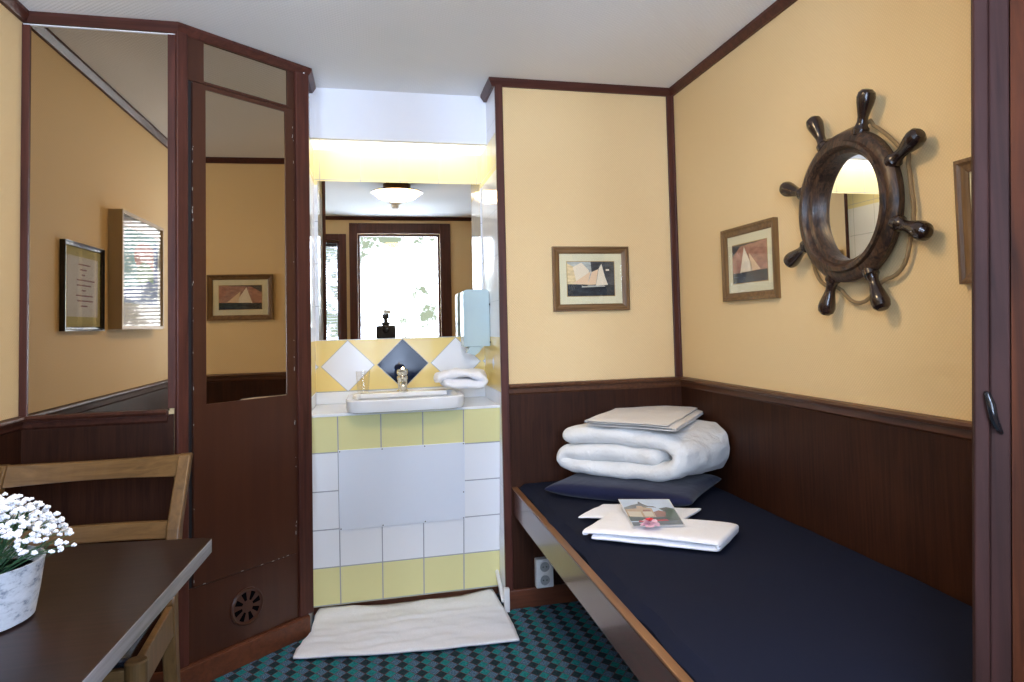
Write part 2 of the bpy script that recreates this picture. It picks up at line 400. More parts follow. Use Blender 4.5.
# bulkhead of the niche, its light tube behind
zb = at_y(400, 141, 3.52).z
bm = NB_(); box(bm, XD1, XN, 3.52, 3.555, zb, H); trim(bm, plast_white_paint)
t = thing('strip_light', 'fluorescent strip light hidden above the washbasin mirror behind the white bulkhead', 'lamp', (.15, YM-.03, zb+.12))
bm = NB_(); box(bm, -.20, .50, YM-.025, YM-.001, zb+.09, zb+.14); obj('housing', bm, plast, t)
bm = NB_(); tube(bm, [(-.18, YM-.045, zb+.115), (.48, YM-.045, zb+.115)], .014, 12); obj('light_tube', bm, tubee, t, smooth=True)

# front wall with the window the camera stands at (all of it is seen in the mirrors)
TILT = .0095
mn = Vector((math.sin(TILT), math.cos(TILT), 0)); mp0 = Vector((.15, YM-.006, 0))
def mirr(x, y, wy):
    d = ray(x, y); t = (mp0-CAM).dot(mn)/d.dot(mn); p = CAM+d*t; r = d - 2*d.dot(mn)*mn
    q = p + r*((wy-p.y)/r.y); return q.x, q.z
gx0, gz1 = mirr(357.5, 234, WY-.02); gx1, _ = mirr(439.5, 234, WY-.02)
fx0, fz1 = mirr(349, 223, WY+.02); fx1, _ = mirr(450, 223, WY+.02)
bx1, bz1 = mirr(346, 234, WY+.02)
bg1, bgz = mirr(339, 241, WY-.02)
gz0, wz0 = .82, .95
bx0 = -1.13; bg0 = bx0+.05
bm = NB_()
def wall_hole(bm, x0, x1, z0, z1, holes, y0, y1):
    xs = sorted({x0, x1, *[h[0] for h in holes], *[h[1] for h in holes]})
    for a, b in zip(xs, xs[1:]):
        m_ = (a+b)/2; hs = [h for h in holes if h[0] < m_ < h[1]]
        if not hs: box(bm, a, b, y0, y1, z0, z1)
        else:
            h = hs[0]; box(bm, a, b, y0, y1, z0, h[2]); box(bm, a, b, y0, y1, h[3], z1)
holes = [(gx0, gx1, gz0, gz1), (bg0, bg1, wz0, bgz)]
wall_hole(bm, XL, XR, 0, H, holes, WY-.14, WY); struct('wall_front', bm, wallp)
def win_frame(x0, x1, z0, z1, X0, X1, Z0, Z1):
    bm = NB_()
    for a in ((X0, x0, Z0, Z1), (x1, X1, Z0, Z1), (x0, x1, z1, Z1), (x0, x1, Z0, z0)): box(bm, a[0], a[1], WY-.001, WY+.028, a[2], a[3])
    s = .022   # sash inside the opening
    for a in ((x0, x0+s, z0, z1), (x1-s, x1, z0, z1), (x0, x1, z1-s, z1), (x0, x1, z0, z0+s)): box(bm, a[0], a[1], WY-.10, WY-.03, a[2], a[3])
    return bm
w1 = obj('window_1', win_frame(gx0, gx1, gz0, gz1, fx0, fx1, gz0-.08, fz1), mahog, kind='structure', bevel=.004)
bm = NB_(); box(bm, gx0, gx1, WY-.071, WY-.068, gz0, gz1); p = obj('window_pane', bm, pane, w1)
w2 = obj('window_2', win_frame(bg0, bg1, wz0, bgz, bx0, bx1, wz0-.06, bz1), mahog, kind='structure', bevel=.004)
bm = NB_(); box(bm, bg0, bg1, WY-.091, WY-.088, wz0, bgz); obj('window_pane', bm, pane, w2)
area('blind_window_portal', ((bg0+bg1)/2, WY-.13, 1.6), (PI/2, 0, 0), bg1-bg0, 1.3, 1, (1, 1, 1), True)
t = thing('venetian_blind', 'dark slatted venetian blind hanging in the smaller window behind the camera', 'blind', ((bg0+bg1)/2, WY-.03, bgz-.03))
slat = mat('blind_slat', (.16, .17, .18), .4)
bm = NB_(); box(bm, bg0+.024, bg1-.024, WY-.055, WY-.02, bgz-.06, bgz-.025); obj('head_rail', bm, blackm, t)
bm = NB_(); z = bgz-.075
while z > wz0+.03:
    hexa(bm, [(bg0+.026, WY-.052, z-.006), (bg1-.026, WY-.052, z-.006), (bg1-.026, WY-.026, z+.005), (bg0+.026, WY-.026, z+.005),
              (bg0+.026, WY-.052, z-.0052), (bg1-.026, WY-.052, z-.0052), (bg1-.026, WY-.026, z+.0058), (bg0+.026, WY-.026, z+.0058)]); z -= .028
obj('slats', bm, slat, t)

# ---- crown mouldings, rails, wainscot, skirting
CR = [(0, H), (.030, H), (.030, H-.012), (.014, H-.036), (0, H-.036)]
crown_pts = [(XR, WY), (XR, YB), (XN, YB), (XN, 3.50)]
bm = NB_(); mesh_path(bm, crown_pts, 1, CR); trim(bm, mahogx)
crown_l = [(XL, WY), (XL, YL), (XD0, YL), (XD1, YD1), (XD1, 3.50)]
bm = NB_(); mesh_path(bm, crown_l, -1, CR); trim(bm, mahogx)
bm = NB_(); mesh_path(bm, [(XL, WY), (XR, WY)], 1, CR); trim(bm, mahogx)
RZ = 1.0235
RP = [(0, RZ), (.026, RZ-.002), (.030, RZ-.010), (.026, RZ-.019), (.014, RZ-.022), (.012, RZ-.042), (.006, RZ-.050), (0, RZ-.050)]
bm = NB_(); mesh_path(bm, [(XR, WY), (XR, YB), (XN+.036, YB)], 1, RP); trim(bm, railw)
bm = NB_(); mesh_path(bm, [(XL, WY), (XL, YL), (XD0-.03, YL)], -1, RP); trim(bm, mahogy)
# wainscot
bm = NB_(); wbox(bm, BACK, XN+.03, XR, 0, RZ-.02, 0, .006); trim(bm, wains)
bm = NB_(); wbox(bm, RIGHT, WY, YB, 0, RZ-.02, 0, .006); trim(bm, wains)
bm = NB_(); wbox(bm, LEFT, WY, YL, 0, RZ-.02, 0, .006); trim(bm, wains)
bm = NB_(); wbox(bm, PAN, XL, XD0-.01, 0, RZ-.02, 0, .006); trim(bm, wains)
# upright trims on the back wall
bm = NB_(); wbox(bm, BACK, XN, XN+.036, 0, H-.01, -.004, .018); trim(bm, mahog, bevel=.003)
bm = NB_(); wbox(bm, BACK, XR-.038, XR, RZ-.005, H-.02, 0, .012); wbox(bm, RIGHT, YB-.016, YB, RZ-.005, H-.02, 0, .012); trim(bm, mahog, bevel=.003)
# skirtings
bm = NB_(); wbox(bm, BACK, XN+.012, XR, 0, .085, .006, .022); struct('baseboard_back', bm, skirt, bevel=.004)
s1 = DL
bm = NB_(); wbox(bm, DOOR, -.02, DL-.022, 0, .082, .012, .032); wbox(bm, DOOR, -.02, DL-.022, .078, .086, .006, .027); struct('baseboard_left', bm, skirt, bevel=.003)
bm = NB_(); wbox(bm, PAN, XL, XD0, 0, .085, .006, .022); struct('baseboard_back_left', bm, skirt, bevel=.004)

# ================================================================ LEFT WALL MIRROR PANEL
a = PAN.px(29, 36, .012); b = PAN.px(168, 42, .012); mz1 = H-.046
mz0 = PAN.px(100, 414, .012)[1]
t = thing('wall_mirror', 'large brown-framed mirror panel filling the narrow left wall above the chair', 'mirror', ((a[0]+b[0])/2, YL, mz0))
ms0, ms1 = PAN.px(29, 200, .01)[0], PAN.px(168, 200, .01)[0]
bm = NB_(); wbox(bm, PAN, ms0-.004, ms1+.004, mz0, mz1, 0, .008); obj('mirror_glass', bm, mirold, t)
bm = NB_(); wbox(bm, PAN, XL+.001, ms0, mz0-.004, mz1+.006, 0, .016)
wbox(bm, PAN, ms1, XD0+.003, RZ+.002, mz1+.008, 0, .016)
wbox(bm, PAN, ms0, ms1, mz0-.02, mz0+.001, 0.001, .016); obj('frame', bm, mahog, t, bevel=.002)
bm = NB_(); wbox(bm, PAN, ms0-.02, XD0, mz1+.001, mz1+.004, 0, .017); obj('top_bead', bm, plast, t)

# ================================================================ CORNER WARDROBE (angled door)
t = thing('corner_wardrobe', 'brown built-in corner wardrobe with a tall mirrored door and round vent', 'wardrobe', (XD0, YL, 0))
bm = NB_(); wbox(bm, DOOR, .0, DL-.002, .08, H-.01, -.02, 0); obj('carcass', bm, doorw, t)
def dp(x, y, d=.0): return DOOR.px(x, y, d)
sL, sR = dp(192.5, 300, .01)[0], dp(293.5, 300, .01)[0]
bm = NB_(); wbox(bm, DOOR, -.012, dp(188.5, 300, .02)[0], .086, H-.03, 0, .022); obj('side_post', bm, mahog, t, bevel=.004)
bm = NB_(); wbox(bm, DOOR, dp(297.5, 300, .02)[0], DL+.004, .086, H-.03, 0, .022); obj('side_post', bm, mahog, t, bevel=.004)
# fixed mirror above the door
u0, u1 = dp(203, 60, .004)[0], dp(286.5, 80, .004)[0]
zt = H-.036; z1, z0 = zt-.012, (dp(203, 82, .004)[1] + dp(286, 105, .004)[1])/2
bm = NB_(); wbox(bm, DOOR, u0, u1, z0, z1+.03, 0, .005); obj('upper_mirror', bm, mirold, t)
dz1 = (dp(194, 83, .01)[1] + dp(293, 109.5, .01)[1])/2; dz0 = (dp(194, 588, .01)[1] + dp(293.5, 553, .01)[1])/2
bm = NB_()
s188 = dp(188.5, 300, .02)[0]; s297 = dp(297.5, 300, .02)[0]
wbox(bm, DOOR, s188, u0, dz1+.004, H-.03, 0, .010); wbox(bm, DOOR, u1, s297, dz1+.004, H-.03, 0, .010)
wbox(bm, DOOR, u0, u1, dz1+.004, z0, 0, .010); wbox(bm, DOOR, sR+.003, s297, dz0-.003, dz1+.006, 0, .010)
wbox(bm, DOOR, s188, s297, .086, dz0-.003, 0, .010)
obj('frame', bm, doorw, t, bevel=.0012)
# black strip painting the shade in the hinge-side gap, door leaf
bm = NB_(); wbox(bm, DOOR, s188, sL-.001, dz0-.003, dz1+.006, 0, .003); obj('gap_shade', bm, blackm, t)
m0, m1 = dp(205.7, 250, .012)[0], dp(285.8, 250, .012)[0]
mzt = (dp(205.7, 89, .012)[1] + dp(285.8, 113, .012)[1])/2; mzb = (dp(205.7, 404.5, .012)[1] + dp(285.8, 395, .012)[1])/2
bm = NB_()
wbox(bm, DOOR, sL, m0, dz0, dz1, .0, .014); wbox(bm, DOOR, m1, sR, dz0, dz1, .0, .014)
wbox(bm, DOOR, m0, m1, mzt, dz1, .0, .014); wbox(bm, DOOR, m0, m1, dz0, mzb, .0, .014)
bmesh.ops.remove_doubles(bm, verts=bm.verts, dist=1e-5)
dr = obj('door', bm, doorw, t); dr['label'] = 'chipped brown door leaf with a mirror'
bm = NB_(); wbox(bm, DOOR, m0-.004, m1+.004, mzb-.004, mzt+.004, .001, .0105); obj('door_mirror', bm, mirold, dr)
# paint chips along the door edges
random.seed(3); bm = NB_()
for i in range(46):
    k = random.random(); zz = random.uniform(dz0, dz1) if k < .8 else dz0+random.uniform(-.001, .002)
    ss = (sL if random.random() < .6 else sR)+random.uniform(-.003, .003) if k < .8 else random.uniform(sL, sR)
    q = random.uniform(.001, .003); qq = random.uniform(.001, .007) if k < .8 else .0012
    wbox(bm, DOOR, ss-(q if k > .8 else .001), ss+(q*2.5 if k > .8 else .001), zz-qq, zz+qq, .0142, .0147)
obj('paint_chips', bm, mat('chipped_white', (.5, .5, .48), .7), dr, kind='stuff')
# round vent: disc with eight wedge openings
vs, vz = dp(247, 606, .012); R0 = .071
vt = NB_(); cen = DOOR.P(vs, .010, vz)
n = 64
def vring(r, d): return [vt.verts.new(DOOR.P(vs+r*math.cos(2*PI*k/n), d, vz+r*math.sin(2*PI*k/n))) for k in range(n)]
prof = [(R0, .010), (R0, .016), (R0-.005, .019), (R0-.009, .017)]
rg = [vring(r, d) for r, d in prof]
for r0, r1 in zip(rg, rg[1:]):
    for k in range(n): vt.faces.new((r0[k], r0[(k+1) % n], r1[(k+1) % n], r1[k]))
r2 = vring(R0-.014, .016)
for k in range(n): vt.faces.new((rg[-1][k], rg[-1][(k+1) % n], r2[(k+1) % n], r2[k]))
r3 = vring(.016, .016)
ins, outs = r3, r2
def hole(k):    # openings: half the sector near the rim
    return (k % 8) in (0, 1, 2, 3)
r3b = vring(.024, .016)
for k in range(n):
    vt.faces.new((r3[k], r3[(k+1) % n], r3b[(k+1) % n], r3b[k]))
    if not ((k % 8) in (1, 2, 3, 4)): vt.faces.new((r3b[k], r3b[(k+1) % n], r2[(k+1) % n], r2[k]))
vt.faces.new(r3[::-1])
g = obj('vent_grille', vt, doorw, t)
bm = NB_(); pl = [(vs+(R0-.012)*math.cos(2*PI*k/32), vz+(R0-.012)*math.sin(2*PI*k/32)) for k in range(32)]
wprism(bm, DOOR, pl, .0102, .0108); obj('vent_opening', bm, mat('vent_dark', (.004, .004, .005), 1, spec=0), g)

# ================================================================ WASHBASIN NICHE
YQ = YM-.002; CT = .925; yt, yb_ = 3.295, 3.415
def fy(z): return yb_ + (yt-yb_)*z/CT
bm = NB_(); x0, x1 = XD1+.001, XN-.001
v = lambda x, y, z: (x, y, z)
hexa(bm, [(x0, fy(.05), .05), (x1, fy(.05), .05), (x1, YQ, .05), (x0, YQ, .05), (x0, fy(CT), CT-.012), (x1, fy(CT), CT-.012), (x1, YQ, CT-.012), (x0, YQ, CT-.012)])
t = thing('washstand', 'built-in tiled washstand with yellow and white square tiles and a blank white access panel', 'washstand', (.15, 3.5, 0))
obj('tiled_body', bm, tile_front, t)
# shift of texture: parts carry their own origin, so tiles keep to the body
bm = NB_(); box(bm, x0, x1, 3.45, YQ, 0, .05); obj('plinth', bm, skirt, t)
bm = NB_(); hexa(bm, [(x0, fy(CT)-.006, CT-.012), (x1, fy(CT)-.006, CT-.012), (x1, YQ, CT-.012), (x0, YQ, CT-.012), (x0, fy(CT)-.006, CT), (x1, fy(CT)-.006, CT), (x1, YQ, CT), (x0, YQ, CT)])
obj('countertop', bm, ceram, t, bevel=.002)
bm = NB_(); wbox(bm, NB, x0, x1, CT, .983, .002, .012); obj('upstand', bm, ceram, t, bevel=.003)
def fpt(px, py, off):
    z = .5
    for _ in range(12):
        p = at_y(px, py, fy(z)-off); z = p.z
    return p
q = [fpt(340, 530, .002), fpt(464.5, 519, .002), fpt(465, 442, .002), fpt(338, 450.5, .002)]
zb0 = (q[0].z+q[1].z)/2; zt0 = (q[2].z+q[3].z)/2; xa, xb = (q[0].x+q[3].x)/2, (q[1].x+q[2].x)/2
bm = NB_(); hexa(bm, [(xa, fy(zb0)-.007, zb0), (xb, fy(zb0)-.007, zb0), (xb, fy(zb0)-.0004, zb0), (xa, fy(zb0)-.0004, zb0), (xa, fy(zt0)-.007, zt0), (xb, fy(zt0)-.007, zt0), (xb, fy(zt0)-.0004, zt0), (xa, fy(zt0)-.0004, zt0)])
ap = obj('access_panel', bm, panelw, t, bevel=.001)
for xx, zz in ((xa+.006, zb0+.006), (xb-.006, zb0+.006), (xa+.006, zt0-.006), (xb-.006, zt0-.006), (xa+.19, zt0-.006), (xa+.38, zt0-.006), (xa+.19, zb0+.006), (xa+.38, zb0+.006), (xb-.006, zb0+.13)):
    bm = NB_(); lathe(bm, (xx, fy(zz)-.006, zz), (0, -1, 0), [(.003, 0), (.0028, .002), (.001, .0028)], 10); obj('screw', bm, blackm, ap)
# basin
SZ = .986
sxl, sxr = -.125, .408; sy0, sy1 = 3.205, 3.60
def plan(s, n=48, inset=0):
    cx, cy = (sxl+sxr)/2, (sy0+sy1)/2; hw, hd = (sxr-sxl)/2-inset, (sy1-sy0)/2-inset; out = []
    for k in range(n):
        a_ = 2*PI*k/n; c, s_ = math.cos(a_), math.sin(a_); e = .30 if s_ > 0 else .34
        px_ = cx+hw*math.copysign(abs(c)**e, c); py_ = cy+hd*math.copysign(abs(s_)**(e if s_ > 0 else .40), s_)
        out.append((cx+(px_-cx)*s, cy+(py_-cy)*s))
    return out
bm = NB_(); rings = []
for ins, z in ((.020, CT+.001), (.006, CT+.006), (.0, CT+.022), (0, SZ-.006), (.004, SZ-.001), (.010, SZ), (.028, SZ-.001), (.038, SZ-.010), (.060, SZ-.05), (.11, SZ-.085), (.17, SZ-.095)):
    rings.append([bm.verts.new((x, y, z)) for x, y in plan(1, inset=ins)])
for r0, r1 in zip(rings, rings[1:]):
    for k in range(48): bm.faces.new((r0[k], r0[(k+1) % 48], r1[(k+1) % 48], r1[k]))
bm.faces.new(rings[0][::-1]); bm.faces.new(rings[-1])
ba = thing('washbasin', 'white ceramic washbasin set into the tiled counter under the mirror', 'washbasin', (.13, 3.4, CT))
obj('basin', bm, ceram, ba, smooth=True)
bm = NB_(); lathe(bm, (.13, 3.40, SZ-.094), (0, 0, 1), [(.02, 0), (.02, .002), (.014, .003), (.012, .001)], 20); obj('drain', bm, chrome, ba)
fx, fy_ = at_y(402.5, 385, 3.53).x, 3.53
bm = NB_(); box(bm, sxl+.06, sxr-.06, 3.50, 3.592, SZ-.02, SZ+.002); obj('tap_ledge', bm, ceram, ba, bevel=.004)
t = thing('tap', 'short chrome mixer tap with a round lever standing on the washbasin', 'tap', (fx, fy_, SZ))
bm = NB_(); lathe(bm, (fx, fy_, SZ+.002), (0, 0, 1), [(.028, 0), (.028, .006), (.023, .010), (.022, .055), (.025, .062), (.025, .075), (.020, .08)], 24); obj('tap_body', bm, chrome, t, smooth=True)
bm = NB_(); tube(bm, [(fx, fy_, SZ+.03), (fx, fy_-.05, SZ+.045), (fx, fy_-.10, SZ+.04), (fx, fy_-.115, SZ+.028)], [.016, .015, .014, .012], 14); obj('spout', bm, chrome, t, smooth=True)
bm = NB_(); lathe(bm, (fx, fy_, SZ+.082), (0, 0, 1), [(.021, 0), (.026, .008), (.027, .022), (.021, .03), (.010, .033)], 24); tube(bm, [(fx, fy_, SZ+.10), (fx, fy_-.05, SZ+.118)], [.009, .006], 10); obj('lever', bm, chrome, t, smooth=True)
# drinking glass
gp = at_z(365, 386, SZ+.01); gxx = gp.x; gxx = at_y(364, 380, 3.42).x
t = NB_(); lathe(t, (at_y(363, 380, 3.55).x, 3.55, SZ+.003), (0, 0, 1), [(.026, 0), (.034, .105), (.0325, .105), (.0245, .006)], 32)
g = obj('drinking_glass', t, picglass, smooth=True); tag(g, 'small clear drinking glass on the left rim of the washbasin', 'glass')
# niche mirror (slightly skewed on its wall)
nm0 = at_y(400, 183, YM).z; nm1 = 1.246
bm = NB_(); ww = .414
for_ = []
for sx_ in (-1, 1):
    xx = .149+sx_*ww; yy = YM-.007 - (xx-.149)*math.tan(TILT)*(-1)
    for_.append((xx, YM-.0065+(-(xx-.149)*math.tan(TILT))))
(xa1, ya1), (xa2, ya2) = for_
hexa(bm, [(xa1, ya1, nm1), (xa2, ya2, nm1), (xa2, YM, nm1), (xa1, YM, nm1), (xa1, ya1, nm0), (xa2, ya2, nm0), (xa2, YM, nm0), (xa1, YM, nm0)])
t = obj('mirror', bm, mirm); tag(t, 'wide frameless mirror above the washbasin reflecting the window and ceiling lamp', 'mirror')
# pale blue acrylic holder on the right niche wall
t = thing('paper_dispenser', 'translucent pale blue dispenser with rounded top on the niche side wall beside the mirror', 'dispenser', (XN, 3.60, 1.33))
def rbox(bm, w, s0, s1, z0, z1, d0, d1, r):
    pl = [(s0, z0), (s1, z0)]
    for k in range(7): a_ = PI/2*k/6; pl.append((s1-r+r*math.cos(a_), z1-r+r*math.sin(a_)))
    for k in range(7): a_ = PI/2+PI/2*k/6; pl.append((s0+r+r*math.cos(a_), z1-r+r*math.sin(a_)))
    wprism(bm, w, pl, d0, d1)
dpl = at_y(463, 291, 3.53).x
bm = NB_(); W3 = Wall((0, 3.53), (1, 0), (0, -1)); rbox(bm, W3, dpl, XN-.001, 1.195, 1.482, -.13, .0, .022); obj('case', bm, acry, t, bevel=.004)
bm = NB_(); wprism(bm, W3, [(dpl+.03, 1.195), (dpl+.10, 1.195), (dpl+.075, 1.165), (dpl+.055, 1.150), (dpl+.015, 1.165)], -.10, -.01); obj('outlet_flap', bm, acry, t)
for zc in (1.40, 1.21):
    bm = NB_(); box(bm, XN-.004, XN-.001, 3.515, 3.535, zc, zc+.01); obj('clip', bm, blackm, t)

# soft folded towels ---------------------------------------------------
def ribbon(bm, path, th, depth, M4, puff=.02, nd=14, skew=0, nz_=.0, seed=0):
    """thick ribbon following path in (x,z), extruded along y from 0 to depth, its edges rounded"""
    P = [Vector((a_, b_)) for a_, b_ in path]
    # densify with catmull-rom
    D = []
    for i in range(len(P)-1):
        p0, p1, p2, p3 = P[max(i-1, 0)], P[i], P[i+1], P[min(i+2, len(P)-1)]
        for k in range(6):
            u = k/6; D.append(.5*((2*p1)+(p2-p0)*u+(2*p0-5*p1+4*p2-p3)*u*u+(3*p1-p0-3*p2+p3)*u**3))
    D.append(P[-1]); nrm = []
    for i in range(len(D)):
        t_ = (D[min(i+1, len(D)-1)]-D[max(i-1, 0)]).normalized(); nrm.append(Vector((-t_.y, t_.x)))
    def outline(h):
        up = [D[i]+nrm[i]*h for i in range(len(D))]; dn = [D[i]-nrm[i]*h for i in range(len(D))]
        e = []; t_ = Vector((nrm[-1].y, -nrm[-1].x)); 
        for k in range(1, 5):
            a_ = PI*k/5; e.append(D[-1]+nrm[-1]*h*math.cos(a_)+t_*h*math.sin(a_))
        s = []; t0 = -Vector((nrm[0].y, -nrm[0].x))
        for k in range(1, 5):
            a_ = PI*k/5; s.append(D[0]-nrm[0]*h*math.cos(a_)+t0*h*math.sin(a_))
        return up+e+dn[::-1]+s
    rows = []
    for j in range(nd+1):
        f = j/nd
        y = depth*f; e = min(y, depth-y); k = 1 if e > puff else math.sqrt(max(0.0, 1-((puff-e)/puff)**2))*.75+.25
        rows.append([bm.verts.new(M4 @ Vector((c.x+skew*f, y, c.y))) for c in outline(th/2*k)])
    n_ = len(rows[0])
    for r0, r1 in zip(rows, rows[1:]):
        for k in range(n_): bm.faces.new((r0[k], r0[(k+1) % n_], r1[(k+1) % n_], r1[k]))
    # caps: quads bridging up / down sides
    m_ = len(D)
    for r in (rows[0], rows[-1]):
        for i in range(m_-1): bm.faces.new((r[i], r[i+1], r[2*m_+4-2-i], r[2*m_+4-1-i]))
        bm.faces.new(r[m_-1:m_+5]); bm.faces.new([r[0]]+[r[2*m_+4-1]]+r[2*m_+4:])
    if nz_:
        for v_ in bm.verts:
            q_ = noise.noise_vector(v_.co*9+Vector((seed, 0, 0)))+.6*noise.noise_vector(v_.co*24+Vector((0, seed, 0)))
            v_.co += q_*nz_
def xf(x, y, z, ang): return Matrix.Translation((x, y, z)) @ Matrix.Rotation(ang, 4, 'Z')

# hand towel on the sink
hp = at_y(437, 385, 3.42).x
bm = NB_(); ribbon(bm, [(0.02, .018), (.17, .016), (.205, .036), (.17, .060), (.09, .066), (.05, .058), (.0, .050), (-.012, .042)], .042, .17, xf(.275, 3.43, SZ+.014, -.06), .025, 12, 0, .018, 3)
bmesh.ops.translate(bm, verts=bm.verts, vec=(0.042, 0, 0))
o = obj('hand_towel', bm, towc, smooth=True, sub=1); tag(o, 'crumpled folded white hand towel on the right end of the washbasin', 'towel')

# bath mat ------------------------------------------------------------
cz = .012
cs = [at_z(293, 659, cz), at_z(519.5, 641, cz), at_z(495, 590, cz), at_z(322, 604.5, cz)]
for c_ in cs[2:]: c_.y = min(c_.y, 3.435)
cs[2].x = XN-.035
bm = NB_(); nx, ny = 60, 36; G = []
for j in range(ny+1):
    row = []
    for i in range(nx+1):
        u, w = i/nx, j/ny
        p = (cs[0]*(1-u)+cs[1]*u)*(1-w)+(cs[3]*(1-u)+cs[2]*u)*w
        p = p + Vector((0, -.022*math.sin(PI*u)-.0*u, 0))*(1-w)
        p.x += -.030*math.sin(PI*w)*(1-u)*.5 + .012*math.sin(PI*w)*u
        r = noise.noise(Vector((p.x*3, p.y*22, 2)))*.011 + noise.noise(Vector((p.x*9+p.y*6, p.y*9, 5)))*.009
        ed = min(u, 1-u, w, 1-w)
        p.z = .010 + max(0, r+.004)*min(1, ed*12+.25) + (.020*max(0, 1-math.hypot((u-.04)*3, (w-.97)*4)))+ .018*max(0, 1-math.hypot((u-.98)*6, (w-1)*4))
        p.x = max(p.x, XD1+.014-max(0, (3.22-p.y))*.35)
        row.append(bm.verts.new(p))
    G.append(row)
for j in range(ny):
    for i in range(nx): bm.faces.new((G[j][i], G[j][i+1], G[j+1][i+1], G[j+1][i]))
o = obj('bath_mat', bm, matc, smooth=True); tag(o, 'white cotton bath mat spread on the carpet before the washstand', 'bath mat')
s = o.modifiers.new('th', 'SOLIDIFY'); s.thickness = .008; s.offset = -1
# bit of white pipe casing at the foot of the niche wall
t = thing('pipe_bracket', 'small white plastic pipe bracket at the foot of the niche wall beside the bath mat', 'bracket', (XN+.0, 3.26, .05))
bm = NB_(); a_ = Vector((XN-.012, YB-.012, .02)); tube(bm, [(XN-.014, 3.40, .125), (XN-.014, 3.31, .085), (XN-.014, 3.235, .045)], .009, 10); obj('pipe', bm, plast, t, smooth=True)
bm = NB_(); box(bm, XN-.012, XN+.012, 3.212, 3.238, .0, .105); obj('bracket', bm, plast, t, bevel=.003)
# double socket
q0 = BACK.px(536, 560, .045); q1 = BACK.px(553.5, 587, .045)
sx0, sx1 = q0[0], q1[0]; sz1, sz0 = q0[1], q1[1]; sx1 = sx0+.082; 
t = thing('wall_socket', 'white double mains socket on the wall beneath the head of the bed', 'socket', ((sx0+sx1)/2, YB, sz0))
bm = NB_(); wbox(bm, BACK, sx0, sx1, sz0, sz1, .006, .045); obj('box', bm, plast, t, bevel=.005)
for zc in (sz0+(sz1-sz0)*.27, sz0+(sz1-sz0)*.73):
    cx = (sx0+sx1)/2; R_ = .024
    bm = NB_(); lathe(bm, (cx, YB-.045, zc), (0, -1, 0), [(R_+.004, 0), (R_+.004, .003), (R_, .003), (R_-.002, .0005)], 28); so = obj('outlet', bm, plast, t, smooth=False)
    bm = NB_(); lathe(bm, (cx, YB-.0455, zc), (0, -1, 0), [(R_-.002, 0), (R_-.002, .001)], 24); obj('recess', bm, mat('socket_recess', (.35, .37, .38), .5), so)
    bm = NB_()
    for dx in (-.008, .008): lathe(bm, (cx+dx, YB-.0466, zc), (0, -1, 0), [(.003, 0), (.003, .0006)], 12)
    obj('pin_holes', bm, blackm, so)

# ================================================================ BED
BZ = .55; bx = .612; byF = YB-.008
t = thing('bed', 'narrow built-in bed with navy fitted sheet and brown wooden side board', 'bed', ((bx+XR)/2, 2.1, .2))
y0b = 1.02
bm = NB_(); hexa(bm, [(bx+.002, y0b, .425), (bx+.024, y0b, .425), (bx+.024, byF, .425), (bx+.002, byF, .425), (bx+.002, y0b, BZ-.006), (bx+.022, y0b, BZ-.006), (bx+.022, byF, BZ-.006), (bx+.002, byF, BZ-.006)])
obj('side_board', bm, bedw, t, bevel=.006)
bm = NB_(); box(bm, bx+.0, bx+.026, y0b, byF, BZ-.008, BZ); obj('lipping', bm, bede, t, bevel=.003)
bm = NB_(); box(bm, bx+.024, XR-.008, y0b, byF, .44, .46); obj('bed_base', bm, wains, t)
bm = NB_(); nx, ny = 26, 90; G = []
mx0, mx1, my0, my1 = bx+.028, XR-.010, y0b+.01, byF-.004
def mpt(u, w):
    x = mx0+(mx1-mx0)*u; y = my0+(my1-my0)*w
    e = min(u*(mx1-mx0), w*(my1-my0), (1-u)*(mx1-mx0), (1-w)*(my1-my0))
    z = BZ+.022 - (.026*(1-min(1, e/.045))**2) + noise.noise(Vector((x*5, y*5, 0)))*.004
    x += (.007*math.sin(y*9)+.005*math.sin(y*23+1))*max(0, 1-u*6)
    return Vector((x, y, z))
bmv = []
for j in range(ny+1): bmv.append([bm.verts.new(mpt((i/nx)**1.0, j/ny)) for i in range(nx+1)])
for j in range(ny):
    for i in range(nx): bm.faces.new((bmv[j][i], bmv[j][i+1], bmv[j+1][i+1], bmv[j+1][i]))
edge = [bmv[0][i] for i in range(nx+1)]+[bmv[j][nx] for j in range(1, ny+1)]+[bmv[ny][i] for i in range(nx-1, -1, -1)]+[bmv[j][0] for j in range(ny-1, 0, -1)]
low = [bm.verts.new((v_.co.x, v_.co.y, .461)) for v_ in edge]
for k in range(len(edge)): bm.faces.new((edge[k], edge[(k+1) % len(edge)], low[(k+1) % len(edge)], low[k]))
bm.faces.new(low)
obj('mattress', bm, navy, t, smooth=True)
for yy in (1.3, 2.9):
    bm = NB_(); box(bm, XR-.16, XR-.008, yy, yy+.04, .30, .44); obj('support', bm, wains, t, bevel=.003)
MZ = BZ+.022

